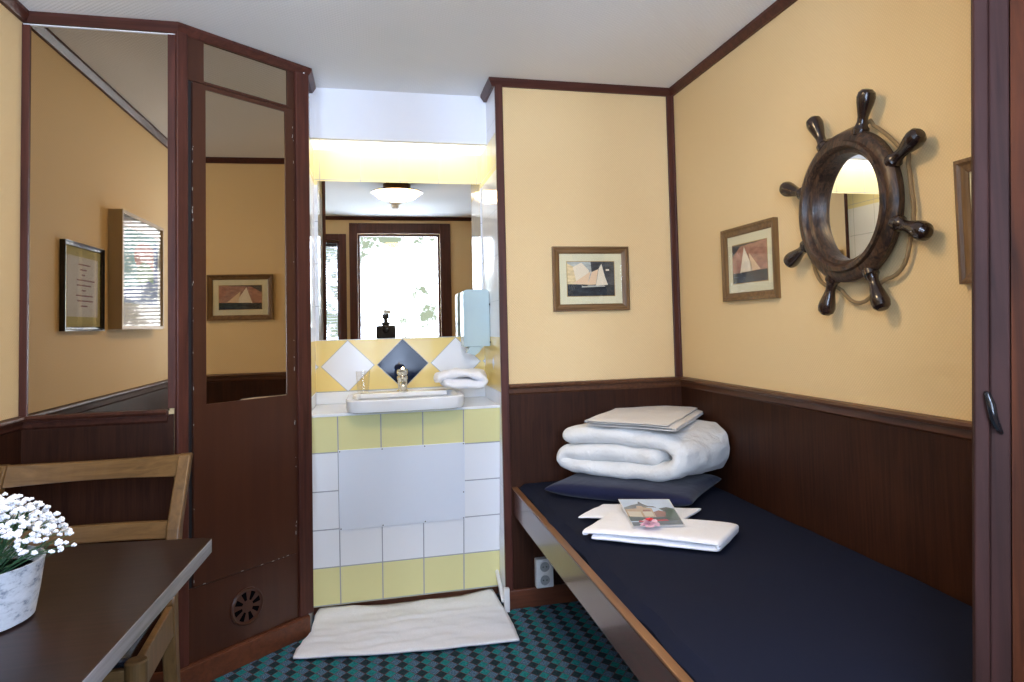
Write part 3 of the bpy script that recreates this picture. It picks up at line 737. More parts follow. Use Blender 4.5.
# pillow
def pillow(bm, w, d, h, M4, n=22, seed=1):
    top, bot = [], []
    for j in range(n+1):
        rt, rb = [], []
        for i in range(n+1):
            u, v_ = i/n*2-1, j/n*2-1
            pin = 1-.07*(1-abs(u)**2)*abs(v_)**3*1.0; pin2 = 1-.07*(1-abs(v_)**2)*abs(u)**3
            e = max(0, (1-abs(u)**2.6))*max(0, (1-abs(v_)**2.6)); hh = h/2*e**.42
            x, y = u*w/2*pin2, v_*d/2*pin
            nn = noise.noise(Vector((x*8+seed, y*8, 0)))*.008*e
            rt.append(bm.verts.new(M4 @ Vector((x, y, h*.42+hh*1.05+nn))))
            rb.append(rt[-1] if i in (0, n) or j in (0, n) else bm.verts.new(M4 @ Vector((x, y, max(0.002, h*.42-hh*.9)))))
        top.append(rt); bot.append(rb)
    for j in range(n):
        for i in range(n):
            bm.faces.new((top[j][i], top[j][i+1], top[j+1][i+1], top[j+1][i]))
            f = (bot[j][i], bot[j+1][i], bot[j+1][i+1], bot[j][i+1]); 
            if len(set(f)) == 4 and set(f) != {top[j][i], top[j][i+1], top[j+1][i+1], top[j+1][i]}: bm.faces.new(f)
bm = NB_(); pillow(bm, .66, .48, .112, xf(1.075, 2.875, MZ-.012, -.73) @ Matrix.Rotation(0, 4, 'X'))
for v_ in bm.verts:
    v_.co.x = min(v_.co.x, XR-.012); v_.co.y = min(v_.co.y, YB-.03)
    v_.co.z = max(v_.co.z, MZ+.003)
    if v_.co.z > MZ+.055: v_.co.z = MZ+.055+(v_.co.z-MZ-.055)*.35
o = obj('pillow', bm, navy2, smooth=True, sub=1); tag(o, 'navy blue pillow lying under the folded white duvet', 'pillow')

# duvet: rolled into three layers
DZ = MZ+.084
bm = NB_()
th = .075
path = [(.03, .187), (.10, .19), (.26, .190), (.38, .182), (.435, .155), (.452, .115), (.435, .07), (.38, .040), (.24, .034), (.08, .036), (.012, .050), (.0, .075), (.04, .103), (.16, .112), (.30, .110), (.345, .108)]
path = [(a_*1.20, b_*.88+.002) for a_, b_ in path]
M_d = xf(.778, 3.005, DZ-.008, -.76)
def rb2(th1): pass
ribbon(bm, path, .073, .45, M_d, .048, 30, .15, .0115, 11)
for v_ in bm.verts:
    v_.co.x = min(v_.co.x, XR-.02); v_.co.y = min(v_.co.y, YB-.02)
o = obj('folded_duvet', bm, duvc, smooth=True, sub=1); tag(o, 'thick white duvet folded in layers on top of the navy pillow', 'duvet')
# folded sheet on the duvet
def quadfit(fl, fr, bl, z):
    p, q_, r = at_z(*fl, z), at_z(*fr, z), at_z(*bl, z); d_ = q_-p; a_ = math.atan2(d_.y, d_.x); v_ = r-p
    lx_ = v_.x*math.cos(a_)+v_.y*math.sin(a_); ly_ = -v_.x*math.sin(a_)+v_.y*math.cos(a_)
    return p, a_, d_.length, ly_, lx_
sh0, sha, shl, SHD, SHS = quadfit((586, 427), (672, 433), (630, 409), DZ+.20)
bm = NB_()
ribbon(bm, [(.0, .007), (shl-.012, .007), (shl, .012), (shl-.012, .018), (.02, .018), (.004, .021), (.02, .025), (shl-.02, .026)], .0055, SHD, xf(sh0.x, sh0.y, DZ+.201, sha), .006, 10, SHS, .0035, 5)
o = obj('folded_sheet', bm, sheetc, smooth=True, sub=1); tag(o, 'thin folded white bed sheet lying on the top of the duvet', 'bed sheet')

# towels on the mattress
tzz = MZ+.004
a0 = at_z(583, 541, tzz); a1 = at_z(722, 555, tzz)
dv = (a1-a0); ang = math.atan2(dv.y, dv.x); ln = dv.length-.022
bm = NB_()
ribbon(bm, [(.03, .012), (ln*.5, .010), (ln-.01, .010), (ln+.004, .019), (ln-.01, .029), (ln*.5, .030), (.02, .029), (.0, .022)], .019, .24, xf(a0.x, a0.y, tzz+.001, ang), .010, 14, .03, .0028, 8)
o = obj('bath_towel', bm, towc, smooth=True, sub=1); tag(o, 'larger folded white bath towel lying flat on the navy bed sheet', 'towel')
b0 = at_z(577, 520, tzz)
bm = NB_()
ribbon(bm, [(.0, .012), (.06, .013), (.16, .009), (.36, .009)], .013, .20, xf(b0.x, b0.y-.02, tzz+.002, ang+.15), .009, 12, .07, .0045, 21)
o = obj('face_towel', bm, towc, smooth=True, sub=1); tag(o, 'smaller white towel partly tucked behind the folded bath towel on the bed', 'towel')

# postcard: little townscape
PZ = tzz+.047
pc = [at_z(633, 527, PZ), at_z(685, 525, PZ+.0), at_z(669, 499, PZ+.012), at_z(618, 499, PZ+.012)]
def cardpt(u, w): return (pc[0]*(1-u)+pc[1]*u)*(1-w)+(pc[3]*(1-u)+pc[2]*u)*w
cn = (pc[1]-pc[0]).cross(pc[3]-pc[0]).normalized()
cols = dict(edge=(.75, .75, .75), sky=(.55, .66, .80), far=(.12, .12, .09), house=(.48, .34, .20), pale=(.62, .55, .42), roof=(.30, .14, .09), green=(.05, .10, .035), water=(.12, .14, .15), red=(.45, .04, .05), dgreen=(.03, .05, .025))
cn_names = list(cols); cm = [mat('postcard_'+k, c, .2, coat=.3) for k, c in cols.items()]
def layer(bm, pts, lev, mi, f):
    vs_ = [bm.verts.new(f(u, w)+cn_of(f)*lev) for u, w in pts]; fa = bm.faces.new(vs_); fa.material_index = mi
def cn_of(f): return f.nrm
class PF:
    def __init__(s, fn, nrm): s.fn = fn; s.nrm = nrm
    def __call__(s, u, w): return s.fn(u, w)
cf = PF(cardpt, cn); bm = NB_()
th_ = [cardpt(*q_)-cn*.0015 for q_ in ((0, 0), (1, 0), (1, 1), (0, 1))]
hexa(bm, th_+[q_+cn*.0011 for q_ in th_])
I = cn_names.index
layer(bm, [(0.02, 0.02), (.98, .02), (.98, .98), (.02, .98)], .0002, I('sky'), cf)
layer(bm, [(.02, .40), (.98, .35), (.98, .60), (.85, .66), (.7, .62), (.6, .70), (.5, .72), (.42, .80), (.36, .90), (.33, .80), (.2, .76), (.02, .66)], .0004, I('far'), cf)
layer(bm, [(.02, .3), (.55, .3), (.55, .62), (.40, .66), (.38, .72), (.28, .72), (.26, .62), (.02, .60)], .0006, I('house'), cf)
layer(bm, [(.05, .30), (.30, .30), (.30, .50), (.05, .52)], .0008, I('pale'), cf)
layer(bm, [(.34, .32), (.52, .32), (.52, .50), (.34, .50)], .0008, I('pale'), cf)
layer(bm, [(.34, .50), (.52, .50), (.49, .57), (.37, .57)], .001, I('roof'), cf)
layer(bm, [(.55, .26), (.78, .24), (.78, .48), (.66, .54), (.55, .48)], .0008, I('roof'), cf)
layer(bm, [(.70, .22), (.98, .20), (.98, .55), (.88, .60), (.80, .52)], .001, I('green'), cf)
layer(bm, [(.02, .18), (.98, .14), (.98, .26), (.7, .30), (.4, .28), (.02, .34)], .0012, I('dgreen'), cf)
layer(bm, [(.02, .02), (.98, .02), (.98, .16), (.02, .14)], .0013, I('water'), cf)
layer(bm, [(.15, .13), (.75, .15), (.72, .21), (.18, .19)], .0015, I('red'), cf)
bmesh.ops.recalc_face_normals(bm, faces=[])
me = bpy.data.meshes.new('postcard'); bm.to_mesh(me); bm.free()
for q_ in cm: me.materials.append(q_)
o = bpy.data.objects.new('postcard', me); C.objects.link(o); tag(o, 'postcard of an old hillside town leaning on the white towels', 'postcard')
# small pink and red flower
fp = at_z(650, 525, PZ+.008)
t = thing('flower', 'small pink and red flower head lying on the towel against the postcard', 'flower', fp)
random.seed(5)
def petals(bm, c, n, r0, r1, z0, z1, s):
    for k in range(n):
        a_ = 2*PI*k/n+random.uniform(-.2, .2); d_ = Vector((math.cos(a_), math.sin(a_), 0)); p_ = Vector((-d_.y, d_.x, 0)); c = Vector(c)
        q_ = [c+d_*r0+p_*.002+Vector((0, 0, z0)), c+d_*(r0+r1)/2+p_*s+Vector((0, 0, (z0+z1)/2+.003)), c+d_*r1+p_*s*.6+Vector((0, 0, z1)), c+d_*r1-p_*s*.6+Vector((0, 0, z1-.002)), c+d_*(r0+r1)/2-p_*s+Vector((0, 0, (z0+z1)/2+.002)), c+d_*r0-p_*.002+Vector((0, 0, z0))]
        bm.faces.new([bm.verts.new(x_) for x_ in q_])
bm = NB_(); petals(bm, fp, 8, .003, .034, .004, .003, .012); petals(bm, fp, 7, .003, .026, .008, .014, .010); pk = obj('petals', bm, pinkp, t)
bm = NB_(); petals(bm, fp+Vector((-.001, .004, .006)), 6, .001, .014, .006, .014, .007); obj('red_centre', bm, redp, t)

# ================================================================ PICTURES
def outer(w, s0, s1, z0, z1, fwid, d, parent, mh, mv, prof=None):
    """mitred moulded frame"""
    prof = prof or [(0, 0), (0, d), (.25, d*1.0), (.45, d*.72), (.80, d*.62), (1, d*.45), (1, 0)]
    for nm, side in (('frame', 0),):
        bm = NB_(); rows = []
        for (cs_, cz_, is_, iz) in ((s0, z0, 1, 1), (s1, z0, -1, 1), (s1, z1, -1, -1), (s0, z1, 1, -1)):
            rows.append([bm.verts.new(w.P(cs_+is_*f*fwid, dd, cz_+iz*f*fwid)) for f, dd in prof])
        for k in range(4):
            r0, r1 = rows[k], rows[(k+1) % 4]
            for j in range(len(prof)):
                f = bm.faces.new((r0[j], r1[j], r1[(j+1) % len(prof)], r0[(j+1) % len(prof)])); f.material_index = k % 2
        return obj('frame', bm, [mh, mv], parent)
cream = mat('cream_mat_board', (.72, .68, .46), .8); gilt = mat('gilt_fillet', (.45, .30, .10), .35, .6)
skyw = mat('print_sky', (.45, .47, .42), .5); skyd = mat('print_dark_sky', (.05, .055, .06), .5); skyl = mat('print_light_sky', (.74, .58, .30), .5)
seam = mat('print_sea', (.012, .018, .022), .5); sailm = mat('print_sail', (.78, .56, .34), .5); sailw = mat('print_sail_light', (.80, .70, .52), .5); hullm = mat('print_hull', (.015, .012, .010), .5)
rosy = mat('print_rosy_sky', (.42, .20, .13), .5); foam = mat('print_foam', (.5, .5, .42), .5)
for q_, k_ in ((skyw, .35), (skyl, .25), (rosy, .25), (seam, .9), (skyd, .5)):
    n_ = N(q_, 'ShaderNodeTexNoise', Scale=26.0, Detail=5.0); L(q_, coords(q_, (1, 1, 2.5)), n_.inputs['Vector'])
    c_ = tuple(B(q_).inputs['Base Color'].default_value)[:3]
    L(q_, ramp(q_, n_.outputs['Fac'], [(.35, tuple(v*(1-k_) for v in c_)), (.68, tuple(min(1, v*(1+k_*.6)+.01) for v in c_))]), B(q_).inputs['Base Color'])
PM = [cream, gilt, skyw, skyd, skyl, seam, sailm, sailw, hullm, rosy, foam]
def poly(bm, w, s0, s1, z0, z1, pts, d, mi):
    f = bm.faces.new([bm.verts.new(w.P(s0+(s1-s0)*u, d, z0+(z1-z0)*q_)) for u, q_ in pts]); f.material_index = mi
R4 = [(0, 0), (1, 0), (1, 1), (0, 1)]
def picture(w, s0, s1, z0, z1, label, style, group='framed sailing ship prints', flip=False):
    t = thing('framed_picture', label, 'picture', w.P((s0+s1)/2, 0, z0), group)
    W_, H_ = abs(s1-s0), z1-z0; fwid = .034
    outer(w, s0, s1, z0, z1, fwid, .022, t, picw, picz)
    a_, b_, c_, e_ = s0+fwid*.9, s1-fwid*.9, z0+fwid*.9, z1-fwid*.9
    bm = NB_(); wbox(bm, w, a_, b_, c_, e_, .002, .007); obj('mat_board', bm, cream, t)
    mw = .042; i0, i1, j0, j1 = a_+mw, b_-mw, c_+mw, e_-mw
    bm = NB_(); wbox(bm, w, i0-.003, i1+.003, j0-.003, j1+.003, .0070, .0075); obj('fillet', bm, gilt, t)
    if flip: i0, i1 = i1, i0
    bm = NB_(); P_ = lambda pts, d, mi: poly(bm, w, i0, i1, j0, j1, pts, d, mi)
    P_(R4, .0078, 3)
    if style == 0:
        P_([(0, .30), (.42, .32), (.52, .62), (.50, 1), (0, 1)], .0079, 2); P_([(0, .34), (.25, .34), (.22, .8), (.0, .95)], .0080, 4); P_([(.2, .34), (.44, .34), (.46, .75), (.3, .98), (.12, .85)], .00805, 7)
        P_([(0, 0), (1, 0), (1, .31), (0, .35)], .0081, 5)
        P_([(.42, .32), (.60, .33), (.66, .78), (.52, .70)], .0082, 6); P_([(.60, .30), (.86, .32), (.80, .55), (.73, .94), (.67, .80)], .0083, 7)
        P_([(.10, .36), (.42, .33), (.50, .72)], .0082, 6); P_([(.30, .25), (.80, .27), (.78, .30), (.30, .31)], .0084, 10)
        P_([(.82, .73), (.89, .73), (.89, .78), (.82, .78)], .0084, 7); P_([(.32, .29), (.42, .29), (.44, .33), (.30, .32)], .0085, 8)
    elif style == 1:
        P_([(0, .55), (1, .50), (1, 1), (.25, .95), (0, .7)], .0079, 9); P_([(.0, .25), (1, .25), (1, .52), (0, .6)], .0080, 9)
        P_([(0, 0), (1, 0), (1, .28), (0, .26)], .0081, 5)
        P_([(.22, .25), (.58, .27), (.55, .45), (.36, .92)], .0082, 7); P_([(.55, .28), (.82, .29), (.50, .75)], .0082, 6)
        P_([(.25, .23), (.85, .25), (.84, .28), (.25, .27)], .0083, 8)
    obj('ship_print', bm, PM, t)
    bm = NB_(); wbox(bm, w, a_, b_, c_, e_, .0090, .0095); obj('glass', bm, picglass, t)
    return t
a = BACK.px(552.3, 280); b = BACK.px(627.8, 280); zt_ = (BACK.px(552, 247)[1]+BACK.px(628, 247)[1])/2; zb_ = (BACK.px(552, 312)[1]+BACK.px(628, 310)[1])/2
picture(BACK, a[0], b[0], zb_, zt_, 'wood-framed sailing ship print on the back wall beside the washing niche', 0)
a = RIGHT.px(724, 265, .01)[0]; b = RIGHT.px(777.5, 265, .01)[0]
zt_ = (RIGHT.px(724, 231, .01)[1]+RIGHT.px(777, 217, .01)[1])/2; zb_ = (RIGHT.px(724, 302, .01)[1]+RIGHT.px(777, 298, .01)[1])/2
picture(RIGHT, b, a, zb_, zt_, 'wood-framed sailing ship print on the right wall left of the wheel mirror', 1, flip=True)
a = RIGHT.px(959.8, 220, .01); zt_ = RIGHT.px(960, 161, .01)[1]; zb_ = RIGHT.px(960, 284.5, .01)[1]
picture(RIGHT, a[0]-.40, a[0], zb_, zt_, 'wood-framed picture on the right wall half hidden behind the open door', 0, flip=True)

# two pictures on the left wall, seen only in the mirror panel
def lmir(x, y, d):   # pixel inside the mirror panel -> (s, z) on the left wall
    s_, z_ = LEFT.px(x, y, d); return 2*(YL-.008)-s_, z_
a = lmir(65, 285, .02); b = lmir(104.5, 285, .02); zt_ = (lmir(66, 239, .02)[1]+lmir(104, 250, .02)[1])/2; zb_ = (lmir(66, 331, .02)[1]+lmir(104, 331, .02)[1])/2
s0, s1 = sorted((a[0], b[0]))
t = thing('framed_notice', 'slim black-framed notice on the left wall, seen in the mirror panel', 'picture', LEFT.P((s0+s1)/2, 0, zb_))
outer(LEFT, s0, s1, zb_, zt_, .018, .022, t, blackg, blackg)
bm = NB_(); wbox(bm, LEFT, s0+.014, s1-.014, zb_+.014, zt_-.014, .002, .008); obj('mat_board', bm, mat('olive_mat_board', (.50, .46, .16), .8), t)
bm = NB_(); wbox(bm, LEFT, s0+.05, s1-.05, zb_+.06, zt_-.055, .008, .009); sh = obj('sheet', bm, mat('notice_paper', (.66, .66, .64), .7), t)
bm = NB_(); random.seed(9); z = zt_-.09
while z > zb_+.09:
    c = (s0+s1)/2; w_ = random.uniform(.02, (s1-s0)/2-.075)
    wbox(bm, LEFT, c-w_, c+w_*random.uniform(.5, 1), z, z+.006, .0091, .0094); z -= .022
obj('text_lines', bm, mat('notice_ink', (.25, .10, .10), .7), sh)
bm = NB_(); wbox(bm, LEFT, s0+.012, s1-.012, zb_+.012, zt_-.012, .0100, .0105); obj('glass', bm, picglass, t)
a = lmir(122.5, 270, .06); b = lmir(164, 270, .06); zt_ = (lmir(122, 208, .06)[1]+lmir(164, 229, .06)[1])/2; zb_ = (lmir(122, 328, .06)[1]+lmir(164, 330, .06)[1])/2
s0, s1 = sorted((a[0], b[0]))
cw = mat('pale_wood', (.50, .38, .22), .45)
t = thing('box_frame', 'deep pale box frame with a blurry colourful print, seen in the mirror panel', 'picture', LEFT.P((s0+s1)/2, 0, zb_))
outer(LEFT, s0, s1, zb_, zt_, .016, .06, t, cw, cw, [(0, 0), (0, .06), (1, .06), (1, .04), (1, 0)])
bm = NB_(); wbox(bm, LEFT, s0+.014, s1-.014, zb_+.014, zt_-.014, .0, .040); obj('mat_board', bm, mat('white_mat_board', (.70, .70, .72), .7), t)
bm = NB_(); i0, i1, j0, j1 = s0+.05, s1-.09, zb_+.13, zt_-.07
PQ = [mat('print_teal', (.15, .42, .45), .5), mat('print_red', (.55, .16, .10), .5), mat('print_green', (.16, .30, .12), .5), mat('print_blue', (.06, .12, .42), .5)]
P2 = lambda pts, d, mi: poly(bm, LEFT, i1, i0, j0, j1, pts, d, mi)
P2(R4, .0403, 0)
P2([(.3+.7*.0+.38*math.cos(k*PI/8)+.35, .68+.22*math.sin(k*PI/8)) for k in range(16)] and [(min(1, .62+.36*math.cos(k*PI/8)), .66+.22*math.sin(k*PI/8)) for k in range(16)], .0405, 1)
P2([(min(1, .60+.26*math.cos(k*PI/8)), .40+.20*math.sin(k*PI/8)) for k in range(16)], .0406, 2)
P2([(0, 0), (1, 0), (1, .30), (.7, .34), (.45, .26), (0, .20)], .0407, 3); P2([(.86, .3), (1, .3), (1, .95), (.86, .9)], .0408, 3)
obj('colour_print', bm, PQ, t)
bm = NB_(); wbox(bm, LEFT, s0+.014, s1-.014, zb_+.014, zt_-.014, .052, .0525); obj('glass', bm, picglass, t)

# ================================================================ SHIP'S WHEEL MIRROR
wc = RIGHT.P(1.895, .045, 1.640); ax = Vector((-1, 0, 0))
t = thing('ship_wheel_mirror', 'dark oak ship wheel with eight turned handles around a round mirror on the right wall', 'mirror', RIGHT.P(1.895, 0, 1.640))
def wv(ang, r, d): return Vector((XR-d, 1.895+r*math.cos(ang), 1.640+r*math.sin(ang)))
bm = NB_(); base = Vector((XR, 1.895, 1.640))
lathe(bm, base, ax, [(.163, .022), (.163, .040), (.167, .054), (.177, .060), (.180, .072), (.188, .080), (.200, .080), (.204, .070), (.214, .071), (.226, .066), (.235, .054), (.235, .034), (.220, .022)], 72, closed=True)
obj('rim', bm, wheelw, t, smooth=True)
bm = NB_(); lathe(bm, base, ax, [(.168, .020), (.168, .026)], 64); obj('mirror_glass', bm, wmir, t)
bm = NB_(); lathe(bm, base, ax, [(.10, .001), (.11, .021)], 40); obj('backing', bm, wheelw, t)
for k in range(8):
    an = math.radians(20.5+45*k)
    d_ = Vector((-.035, math.cos(an), math.sin(an))).normalized(); p0 = wv(an, .217, .046)
    bm = NB_()
    lathe(bm, p0, d_, [(.020, 0), (.024, .006), (.024, .024), (.019, .030), (.0155, .042), (.0155, .056), (.0195, .074), (.0255, .098), (.0275, .114), (.0245, .128), (.015, .137), (.004, .139)], 20)
    obj('handle', bm, handw, t, smooth=True)
# rope looped from handle to handle
bm = NB_(); pts = []
for k in range(8):
    a0_, a1_ = math.radians(20.5+45*k), math.radians(20.5+45*(k+1))
    for j in range(10):
        f = j/10; an = a0_+(a1_-a0_)*f; low_ = max(0, -math.sin(an))
        sag = .045*low_*math.sin(PI*f) ; r = .255+sag - .010*math.sin(PI*f)*(1-low_)
        if j == 0: r = .265
        pts.append(wv(an, r, .020))
pts.append(pts[0])
tube(bm, pts, .0062, 8)
rp_ = obj('rope', bm, rope, t, smooth=True)

# ================================================================ CEILING FITTINGS (seen in the mirror)
lx, ly = mirr(397, 200, LAMP[1])[0], LAMP[1]
t = thing('ceiling_lamp', 'round bronze-rimmed ceiling lamp with glowing bowl reflected in the basin mirror', 'lamp', (lx, ly, H))
bm = NB_(); lathe(bm, (lx, ly, H), (0, 0, -1), [(.11, 0), (.11, .035), (.16, .048), (.205, .062), (.208, .070), (.182, .070)], 48); obj('rim', bm, bronze, t, smooth=True)
bm = NB_(); lathe(bm, (lx, ly, H-.071), (0, 0, -1), [(.182, 0), (.172, .018), (.145, .040), (.09, .058), (.02, .066)], 48); obj('glass_bowl', bm, bowlg, t, smooth=True)
sx_ = mirr(395, 206, .80)[0]
t = thing('smoke_detector', 'small white smoke detector on the ceiling reflected in the basin mirror', 'smoke detector', (sx_, .8, H))
bm = NB_(); lathe(bm, (sx_, .8, H), (0, 0, -1), [(.055, 0), (.055, .022), (.046, .03), (.044, .032)], 32); obj('base', bm, plast, t, smooth=False)
bm = NB_(); lathe(bm, (sx_, .8, H-.032), (0, 0, -1), [(.034, 0), (.036, .02), (.026, .034), (.01, .036)], 24); obj('sensor_cap', bm, plast, t, smooth=True)

# camera on a tripod, seen in the basin mirror
cx = .055; cyy = -.075
t = thing('camera_on_tripod', 'black camera with flash on a tripod reflected in the basin mirror', 'camera', (cx, cyy, 0))
bm = NB_(); box(bm, cx-.10, cx+.10, cyy-.028, cyy+.028, 1.19, 1.325); box(bm, cx-.045, cx+.045, cyy-.024, cyy+.024, 1.325, 1.36); obj('camera_body', bm, blackm, t, bevel=.018, seg=3)
bm = NB_(); lathe(bm, (cx, cyy+.024, 1.285), (0, 1, 0), [(.036, 0), (.036, .02), (.03, .022)], 28); obj('lens', bm, blackg, t, smooth=True)
bm = NB_(); box(bm, cx-.02, cx+.02, cyy-.02, cyy+.02, 1.35, 1.40); box(bm, cx-.036, cx+.036, cyy-.022, cyy+.025, 1.395, 1.445); fl = obj('flash', bm, blackm, t, bevel=.008)
bm = NB_(); box(bm, cx-.02, cx+.05, cyy-.02, cyy+.028, 1.446, 1.485); obj('diffuser', bm, plast, fl, bevel=.004)
bm = NB_(); tube(bm, [(cx, cyy, 1.195), (cx, cyy, .75)], .016, 12); lathe(bm, (cx, cyy, 1.16), (0, 0, 1), [(.02, 0), (.028, .02), (.028, .05), (.02, .075)], 20); obj('centre_column', bm, blackm, t, smooth=True)
for a_, rr in ((PI/2, .42), (PI/2+2.3, .10), (PI/2-2.3, .10)):
    bm = NB_(); tube(bm, [(cx+.02*math.cos(a_), cyy+.02*math.sin(a_), .95), (cx+rr*math.cos(a_)*(1 if rr > .2 else 3.0), max(WY+.02, cyy+rr*math.sin(a_)*.4), .0)], [.014, .010], 10); obj('leg', bm, blackm, t, smooth=True)

# ================================================================ NEAR DOOR (right edge of the picture)
D0 = Vector((.905, .915)); hinge = Vector((XR-.004, .42))
e = (hinge-D0).normalized(); nd_ = Vector((-e.y, e.x)); 
if nd_.dot(-D0) < 0: nd_ = -nd_
ND = Wall(tuple(D0), tuple(e), tuple(nd_)); NL = (hinge-D0).length
sa, za = ND.px(972.6, 20); sb, zb2 = ND.px(974.4, 660); k_ = (sa-sb)/(za-zb2)      # the leaf hangs slightly out of plumb
def lean(s_, z): return s_+sb+k_*(z-zb2)
def leaf(bm, s0, s1, d0, d1, far=False):
    z0, z1 = .01, 2.36
    wprism(bm, ND, [(lean(s0, z0), z0), (NL if far else lean(s1, z0), z0), (NL if far else lean(s1, z1), z1), (lean(s0, z1), z1)], d0, d1); return bm
d1 = struct('door_1', leaf(NB_(), .050, NL, -.034, 0, True), neard)
obj('edge_strip', leaf(NB_(), 0, .021, -.036, .004), neare, d1, bevel=.003)
obj('stile', leaf(NB_(), .0215, .0495, -.036, -.004), neare, d1, bevel=.003)
q = ND.px(993, 412, 0)
bm = NB_(); lt = []
tube(bm, [ND.P(q[0]-.009, -.002, q[1]+.031), ND.P(q[0]-.007, .010, q[1]+.028), ND.P(q[0]-.003, .016, q[1]+.012), ND.P(q[0]-.001, .014, q[1]-.006), ND.P(q[0]+.004, .010, q[1]-.022), ND.P(q[0]+.010, -.002, q[1]-.032)], [.003, .005, .0065, .0065, .0055, .003], 12)
obj('door_catch', bm, blackg, d1, smooth=True)

# ================================================================ TABLE
TZ = .75; c0 = at_z(213, 537, TZ); c1 = at_z(80, 684, TZ); cf_ = at_z(0, 548.5, TZ)
dirn = (c1-c0).normalized(); near = c0+dirn*1.35; dd_ = (cf_-c0).normalized(); far = c0+dd_*((XL+.002-c0.x)/dd_.x)
nearL = Vector((XL+.002, near.y, TZ)) if True else None
t = thing('table', 'dark brown wooden table with window light painted on its edge beside the left wall', 'table', (-.85, 1.4, 0))
ch = .012
tp = [(c0.x-ch*2, c0.y+ch*.3), (c0.x, c0.y-ch), (near.x, near.y), (nearL.x, nearL.y), (far.x, far.y)]
bm = NB_(); zprism(bm, tp, TZ-.037, TZ); bmesh.ops.recalc_face_normals(bm, faces=bm.faces)
for f in bm.faces:
    f.material_index = 0 if abs(f.normal.z) > .5 else 1
bmesh.ops.translate(bm, verts=bm.verts, vec=(0, 0, 0))
obj('tabletop', bm, [tabw, tabe], t, bevel=.0025)
for (x, y) in ((-.60, 1.05), (-1.12, 1.05), (-1.12, 1.95)):
    bm = NB_(); box(bm, x-.022, x+.022, y-.022, y+.022, 0, TZ-.037); obj('leg', bm, tabw, t, bevel=.003)
bm = NB_(); box(bm, -1.14, -.58, 1.04, 1.06, TZ-.10, TZ-.037); box(bm, -1.13, -1.11, 1.05, 1.95, TZ-.10, TZ-.037); obj('apron', bm, tabw, t)

# ================================================================ CHAIR
xr_, xl_ = -.612, -1.165
t = thing('chair', 'light brown wooden chair with black seat standing behind the table', 'chair', ((xr_+xl_)/2, 2.35, 0))
for xx in (xl_, xr_):
    s_ = -.013 if xx == xr_ else .013
    bm = NB_()
    P4 = [((xx+s_), 2.525, 0), ((xx+s_), 2.475, .30), ((xx+s_), 2.46, .47), ((xx+s_*.9), 2.515, .68), (xx+s_*.6, 2.64, .893)]
    hw, hd = .020, [.017, .022, .025, .024, .019]
    rows = []
    for (x, y, z), h_ in zip(P4, hd): rows.append([bm.verts.new((x+a_*hw, y+b_*h_, z)) for a_, b_ in ((-1, -1), (1, -1), (1, 1), (-1, 1))])
    for r0, r1 in zip(rows, rows[1:]):
        for k in range(4): bm.faces.new((r0[k], r0[(k+1) % 4], r1[(k+1) % 4], r1[k]))
    bm.faces.new(rows[0][::-1]); bm.faces.new(rows[-1])
    obj('rear_post', bm, chairz, t, bevel=.006, seg=3)
def crail(z0, z1, y0, y1, bow, thk=.011, rise=0):
    bm = NB_(); rows = []; n_ = 16
    for k in range(n_+1):
        f = k/n_; x = xl_+.005+(xr_-xl_-.022)*f; b_ = bow*math.sin(PI*f); up = -rise*math.sin(PI*f)
        rows.append([bm.verts.new(p_) for p_ in ((x, y0+b_-thk, z0), (x, y0+b_+thk, z0), (x, y1+b_+thk, z1+up), (x, y1+b_-thk, z1+up))])
    for r0, r1 in zip(rows, rows[1:]):
        for k in range(4): bm.faces.new((r0[k], r0[(k+1) % 4], r1[(k+1) % 4], r1[k]))
    bm.faces.new(rows[0][::-1]); bm.faces.new(rows[-1]); return bm
obj('top_rail', crail(.826, .892, 2.600, 2.637, .045, .010, .010), chairw, t, bevel=.004)
obj('lower_rail', crail(.650, .700, 2.506, 2.528, .035, .010), chairw, t, bevel=.004)
for xx in (xl_, xr_):
    bm = NB_(); lathe(bm, (xx, 2.10, 0), (0, 0, 1), [(.020, 0), (.0265, .30), (.028, .44), (.0275, .446), (.024, .450)], 24); obj('front_leg', bm, chairz, t, smooth=False)
    bm = NB_(); sgn = 1 if xx == xr_ else -1
    xx_ = xx-.004*sgn
    hexa(bm, [(xx_-.010, 2.12, .345), (xx_+.010, 2.12, .345), (xx_+.006, 2.45, .365), (xx_-.014, 2.45, .365), (xx_-.010, 2.12, .437), (xx_+.010, 2.12, .437), (xx_+.006, 2.45, .462), (xx_-.014, 2.45, .462)])
    obj('side_rail', bm, chairz, t, bevel=.003)
bm = NB_(); box(bm, xl_, xr_, 2.092, 2.108, .385, .430); obj('front_rail', bm, chairw, t, bevel=.003)
bm = NB_()
n_ = 14; G = []
for j in range(n_+1):
    r = []
    for i in range(n_+1):
        u, w = i/n_, j/n_; x = xl_+.022+(xr_-xl_-.044)*u; y = 2.10+.345*w
        e = min(u, 1-u, w, 1-w); z = .452+.022*w+.018*(1-(1-min(1, e*7))**2); r.append(bm.verts.new((x, y, z)))
    G.append(r)
for j in range(n_):
    for i in range(n_): bm.faces.new((G[j][i], G[j][i+1], G[j+1][i+1], G[j+1][i]))
o = obj('seat', bm, seatc, t, smooth=True); s = o.modifiers.new('th', 'SOLIDIFY'); s.thickness = .022; s.offset = -1

